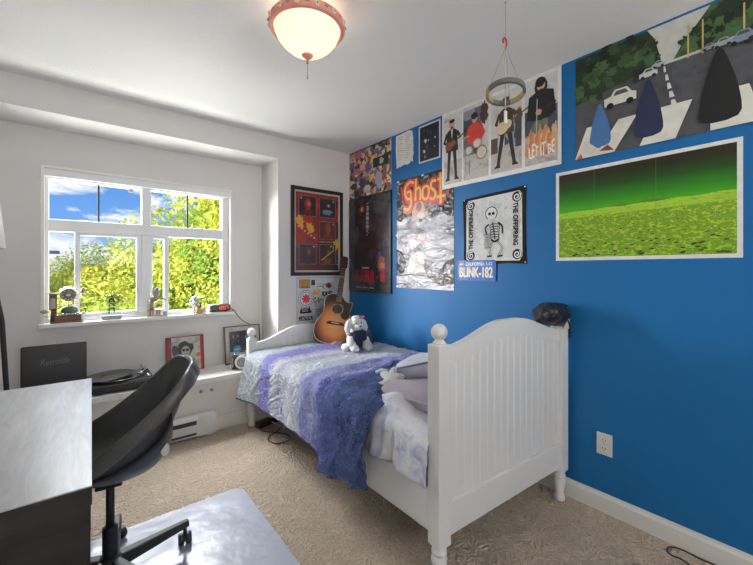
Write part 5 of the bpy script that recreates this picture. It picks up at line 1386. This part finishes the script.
for i in range(150):
    v = g.random()**1.5; y = b0+.008+v*.21; x = g.uniform(.03, .73); s_ = .013*(1-v*.75); p.poly([(x-s_, y), (x-s_*.3, y+s_*.35), (x+s_*.6, y+s_*.28), (x+s_, y-s_*.05), (x, y-s_*.3)], ink(44, 66, 20, .3) if i % 2 else ink(150, 196, 56, .3))
for x in (.205, .475): p.stroke([(x, b0), (x, H_-b0)], .0016, ink(110, 130, 80))
p.done('picture', t)

# -- framed six-photo poster on the white wall
t = bpy.data.objects.new('framed_poster', None); COL.objects.link(t); tag(t, 'black-framed red poster of six dark photos on the white wall', 'poster'); on_back(t, 1.499, 1.216)
W_, H_ = .559, .822; frame_part(t, W_, H_, .032, .02, mat('black frame lacquer', (.012, .012, .013), .3))
b = MB(); b.box(.03, W_-.03, .03, H_-.03, .002, .006); b.build('mat_board', ink(206, 200, 194), t)
p = Pic(.0062); x0, x1, y0, y1 = .048, W_-.048, .050, H_-.048
p.rect(x0, y0, x1, y1, mottled('red flame print', [(96, 26, 24), (168, 44, 34), (130, 34, 30), (196, 60, 40)], 5)); p.rect(.285, y0, x1, .52, ink(74, 38, 36)); p.rect(x0, y0, .30, .26, ink(96, 34, 36))
for x, y, r_ in ((.10, .49, .035), (.19, .455, .035), (.21, .43, .025), (.08, .52, .025), (x1-.02, .30, .04)): p.blob(x, y, r_, ink(222, 168, 56), r_*1.3, jag=.4, seed=int(x*100))
for i in range(6): p.blob(.075+.033*i, .455-.02*i, .008, ink(232, 206, 150))
hair = ink(96, 28, 30); skn = ink(196, 112, 88)
cells = [(.078, .555, .262, .745, 0), (.295, .555, .478, .745, 1), (.295, .345, .478, .520, 2), (.078, .105, .262, .295, 3), (.295, .105, .478, .300, 4)]
for a, b_, c, d, k in cells:
    p.rect(a, b_, c, d, ink(128, 114, 108)); p.rect(a+.006, b_+.006, c-.006, d-.006, (ink(40, 28, 34), ink(34, 34, 42), ink(84, 34, 34), ink(56, 30, 46), ink(56, 36, 28))[k]); cx, cy = (a+c)/2, (b_+d)/2
    if k == 1: p.blob(cx, cy-.04, .055, ink(120, 140, 158), .025); p.blob(cx+.01, cy+.025, .022, ink(176, 60, 50), .02); p.blob(cx+.01, cy+.025, .009, ink(230, 220, 206))
    else:
        p.blob(cx, cy-.06, .05, (hair, hair, ink(120, 48, 44), ink(40, 28, 40), ink(110, 70, 40))[k], .035, jag=.1); p.blob(cx+.004, cy+.015, .036, (ink(150, 40, 44), 0, ink(140, 60, 52), ink(60, 34, 50), ink(70, 44, 34))[k], .06, jag=.12); p.disc(cx+.012, cy+.022, .018, skn if k < 1 else ink(140, 76, 66), .026)
        if k == 4: p.stroke([(a+.02, b_+.04), (c-.015, d-.05)], .01, ink(206, 170, 90)); p.disc(c-.03, d-.03, .008, ink(236, 226, 206)); p.disc(c-.055, d-.02, .007, ink(236, 226, 206))
    p.blob(c-.026 if k else a+.024, d-.024, .012, ink(150, 140, 130), jag=.5)
for i in range(8): p.blob(.30+.022*i, .322, .006, ink(206, 190, 150), jag=.4)
p.done('picture', t)
b = MB(); b.box(.03, W_-.03, .03, H_-.03, .0125, .0138); b.build('glass_pane', M['picglass'], t)

# -- sticker sheet
t = sheet('sticker_poster', 'white poster of band logo stickers partly behind the guitar', 'poster', .455, .435, ink(206, 208, 214)); on_back(t, 1.555, .765, off=.0002)
p = Pic(); K = ink(28, 28, 32)
for q in ((.004, .004, .451, .007), (.004, .428, .451, .431), (.004, .004, .007, .431)): p.rect(*q, ink(120, 122, 126))

p.rect(.03, .335, .145, .415, K); p.rect(.033, .34, .142, .41, ink(206, 148, 74)); p.text('OZZY', .042, .358, .134, .402, K, bold=.003); p.text('OZZY', .042, .358, .134, .402, ink(226, 176, 100)); p.rect(.045, .344, .13, .350, K)
p.rect(.155, .36, .195, .41, K); p.rect(.165, .37, .185, .40, ink(70, 70, 76)); p.text('music', .222, .368, .282, .378, K); p.rect(.215, .345, .29, .35, K)
p.disc(.10, .235, .082, ink(120, 126, 132), n=32); p.disc(.10, .235, .077, ink(222, 222, 222), n=32); 
for k in range(26): a = 2*PI*k/26; p.stroke([(.10+.056*math.cos(a), .235+.056*math.sin(a)), (.10+.069*math.cos(a), .235+.069*math.sin(a))], .006, K)
for k in range(4): a = PI*k/4; p.stroke([(.10-.043*math.cos(a), .235-.043*math.sin(a)), (.10+.043*math.cos(a), .235+.043*math.sin(a))], .019, ink(208, 66, 74))
yl = ink(222, 168, 54)
p.poly([(.175, .315), (.205, .32), (.213, .295), (.222, .318), (.25, .315), (.245, .275), (.225, .265), (.212, .275), (.20, .262), (.178, .275)], yl); p.disc(.197, .30, .006, ink(214, 214, 214)); p.disc(.23, .30, .006, ink(214, 214, 214))
p.text('IDLES', .275, .255, .385, .295, K, bold=.003); p.blob(.345, .355, .035, ink(176, 84, 100), .028); p.blob(.345, .355, .018, ink(60, 40, 60)); p.arc(.30, .345, .02, 0, 5, .006, K)
p.curve([(.17, .22), (.20, .245), (.19, .20), (.22, .215), (.235, .24), (.23, .19), (.255, .225), (.27, .21)], .006, K); p.curve([(.18, .20), (.21, .18), (.20, .16), (.19, .17)], .004, K)
p.poly([(.035, .115), (.05, .165), (.06, .118), (.12, .118), (.135, .168), (.15, .118), (.16, .135), (.155, .10), (.04, .10)], K); p.rect(.06, .125, .125, .15, K); p.text('HAPPY', .065, .13, .12, .146, ink(214, 214, 214))
p.text('METALLICA', .03, .035, .165, .075, K, bold=.0016); p.stroke([(.03, .075), (.022, .02)], .006, K, True); p.stroke([(.162, .075), (.172, .02)], .006, K, True)
for k in range(4): p.stroke([(.19+.01*k, .13-.02*k), (.30, .125-.02*k)], .005, ink(90, 90, 96))
p.done('stickers', t)

# ================================================================== LIGHT, SKY, CAMERA
w = bpy.data.worlds.new('sky'); SC.world = w; w.use_nodes = True; nt = w.node_tree
bg = nt.nodes['Background']; tc = N(nt, 'ShaderNodeTexCoord'); sp = N(nt, 'ShaderNodeSeparateXYZ'); nt.links.new(tc.outputs['Generated'], sp.inputs[0])
blue = ramp(nt, sp.outputs['Z'], [(0, s2l(178, 208, 246)), (.10, s2l(118, 172, 242)), (.30, s2l(78, 140, 228)), (1, s2l(50, 104, 200))])
mp = N(nt, 'ShaderNodeMapping'); mp.inputs['Scale'].default_value = (1, 1, 2.4); mp.inputs['Location'].default_value = (.35, .1, .2); nt.links.new(tc.outputs['Generated'], mp.inputs['Vector'])
cl = noise_tex(nt, mp.outputs[0], 7.5, 7, .6, .4)
cr = ramp(nt, cl, [(.47, (0, 0, 0)), (.57, (1, 1, 1))])
mx = N(nt, 'ShaderNodeMixRGB'); nt.links.new(cr, mx.inputs['Fac']); nt.links.new(blue, mx.inputs['Color1']); mx.inputs['Color2'].default_value = (.95, .96, 1.0, 1)
nt.links.new(mx.outputs[0], bg.inputs['Color']); bg.inputs['Strength'].default_value = .92

def area(name, loc, target, sx, sy, power, col=(1, 1, 1)):
    l = bpy.data.lights.new(name, 'AREA'); l.shape = 'RECTANGLE'; l.size = sx; l.size_y = sy; l.energy = power; l.color = col
    o = bpy.data.objects.new(name, l); COL.objects.link(o); o.location = loc
    o.rotation_euler = (Vector(target)-Vector(loc)).to_track_quat('-Z', 'Y').to_euler(); return o
sun = bpy.data.lights.new('sun', 'SUN'); sun.energy = 2.4; sun.angle = math.radians(2); sun.color = (1, .95, .86)
o = bpy.data.objects.new('sun', sun); COL.objects.link(o); o.rotation_euler = Vector((.35, .75, -.75)).to_track_quat('-Z', 'Y').to_euler()
area('window_daylight', (.15, 4.9, 3.25), (.9, 1.6, .85), 2.6, 1.4, 480, (.96, .98, 1))
area('side_daylight', (-2.5, 6.3, 2.25), (.6, 3.3, 1.5), 2.2, 1.8, 800, (.96, .98, 1))
area('added_low_fill', (.35, 4.5, .1), (.7, 2.4, 2.0), 2.4, 1.0, 155, (1, .98, .94))  # added area lamp outside below the sill, lifts soffit and ceiling
area('added_fill_light', (.75, -2.45, 1.5), (.75, -2.2, HC), 1.4, .9, 105, (1, .97, .93))  # added fill behind the camera, aimed at the ceiling to brighten the room

cam = bpy.data.cameras.new('camera'); co = bpy.data.objects.new('camera', cam); COL.objects.link(co); SC.camera = co
cam.sensor_fit = 'HORIZONTAL'; cam.sensor_width = 36; cam.lens = 367/753*36; cam.shift_y = -13/753; cam.clip_start = .02; cam.clip_end = 200
co.location = (0, 0, 1.273); co.rotation_euler = (PI/2, 0, -math.atan2(300, 367))
SC.view_settings.view_transform = 'Standard'; SC.view_settings.look = 'None'; SC.view_settings.exposure = 0.2; SC.view_settings.gamma = 1; SC.view_settings.use_curve_mapping = False
SC.cycles.use_denoising = True; SC.cycles.max_bounces = 10; SC.cycles.diffuse_bounces = 6; SC.cycles.transparent_max_bounces = 16; SC.cycles.sample_clamp_indirect = 4
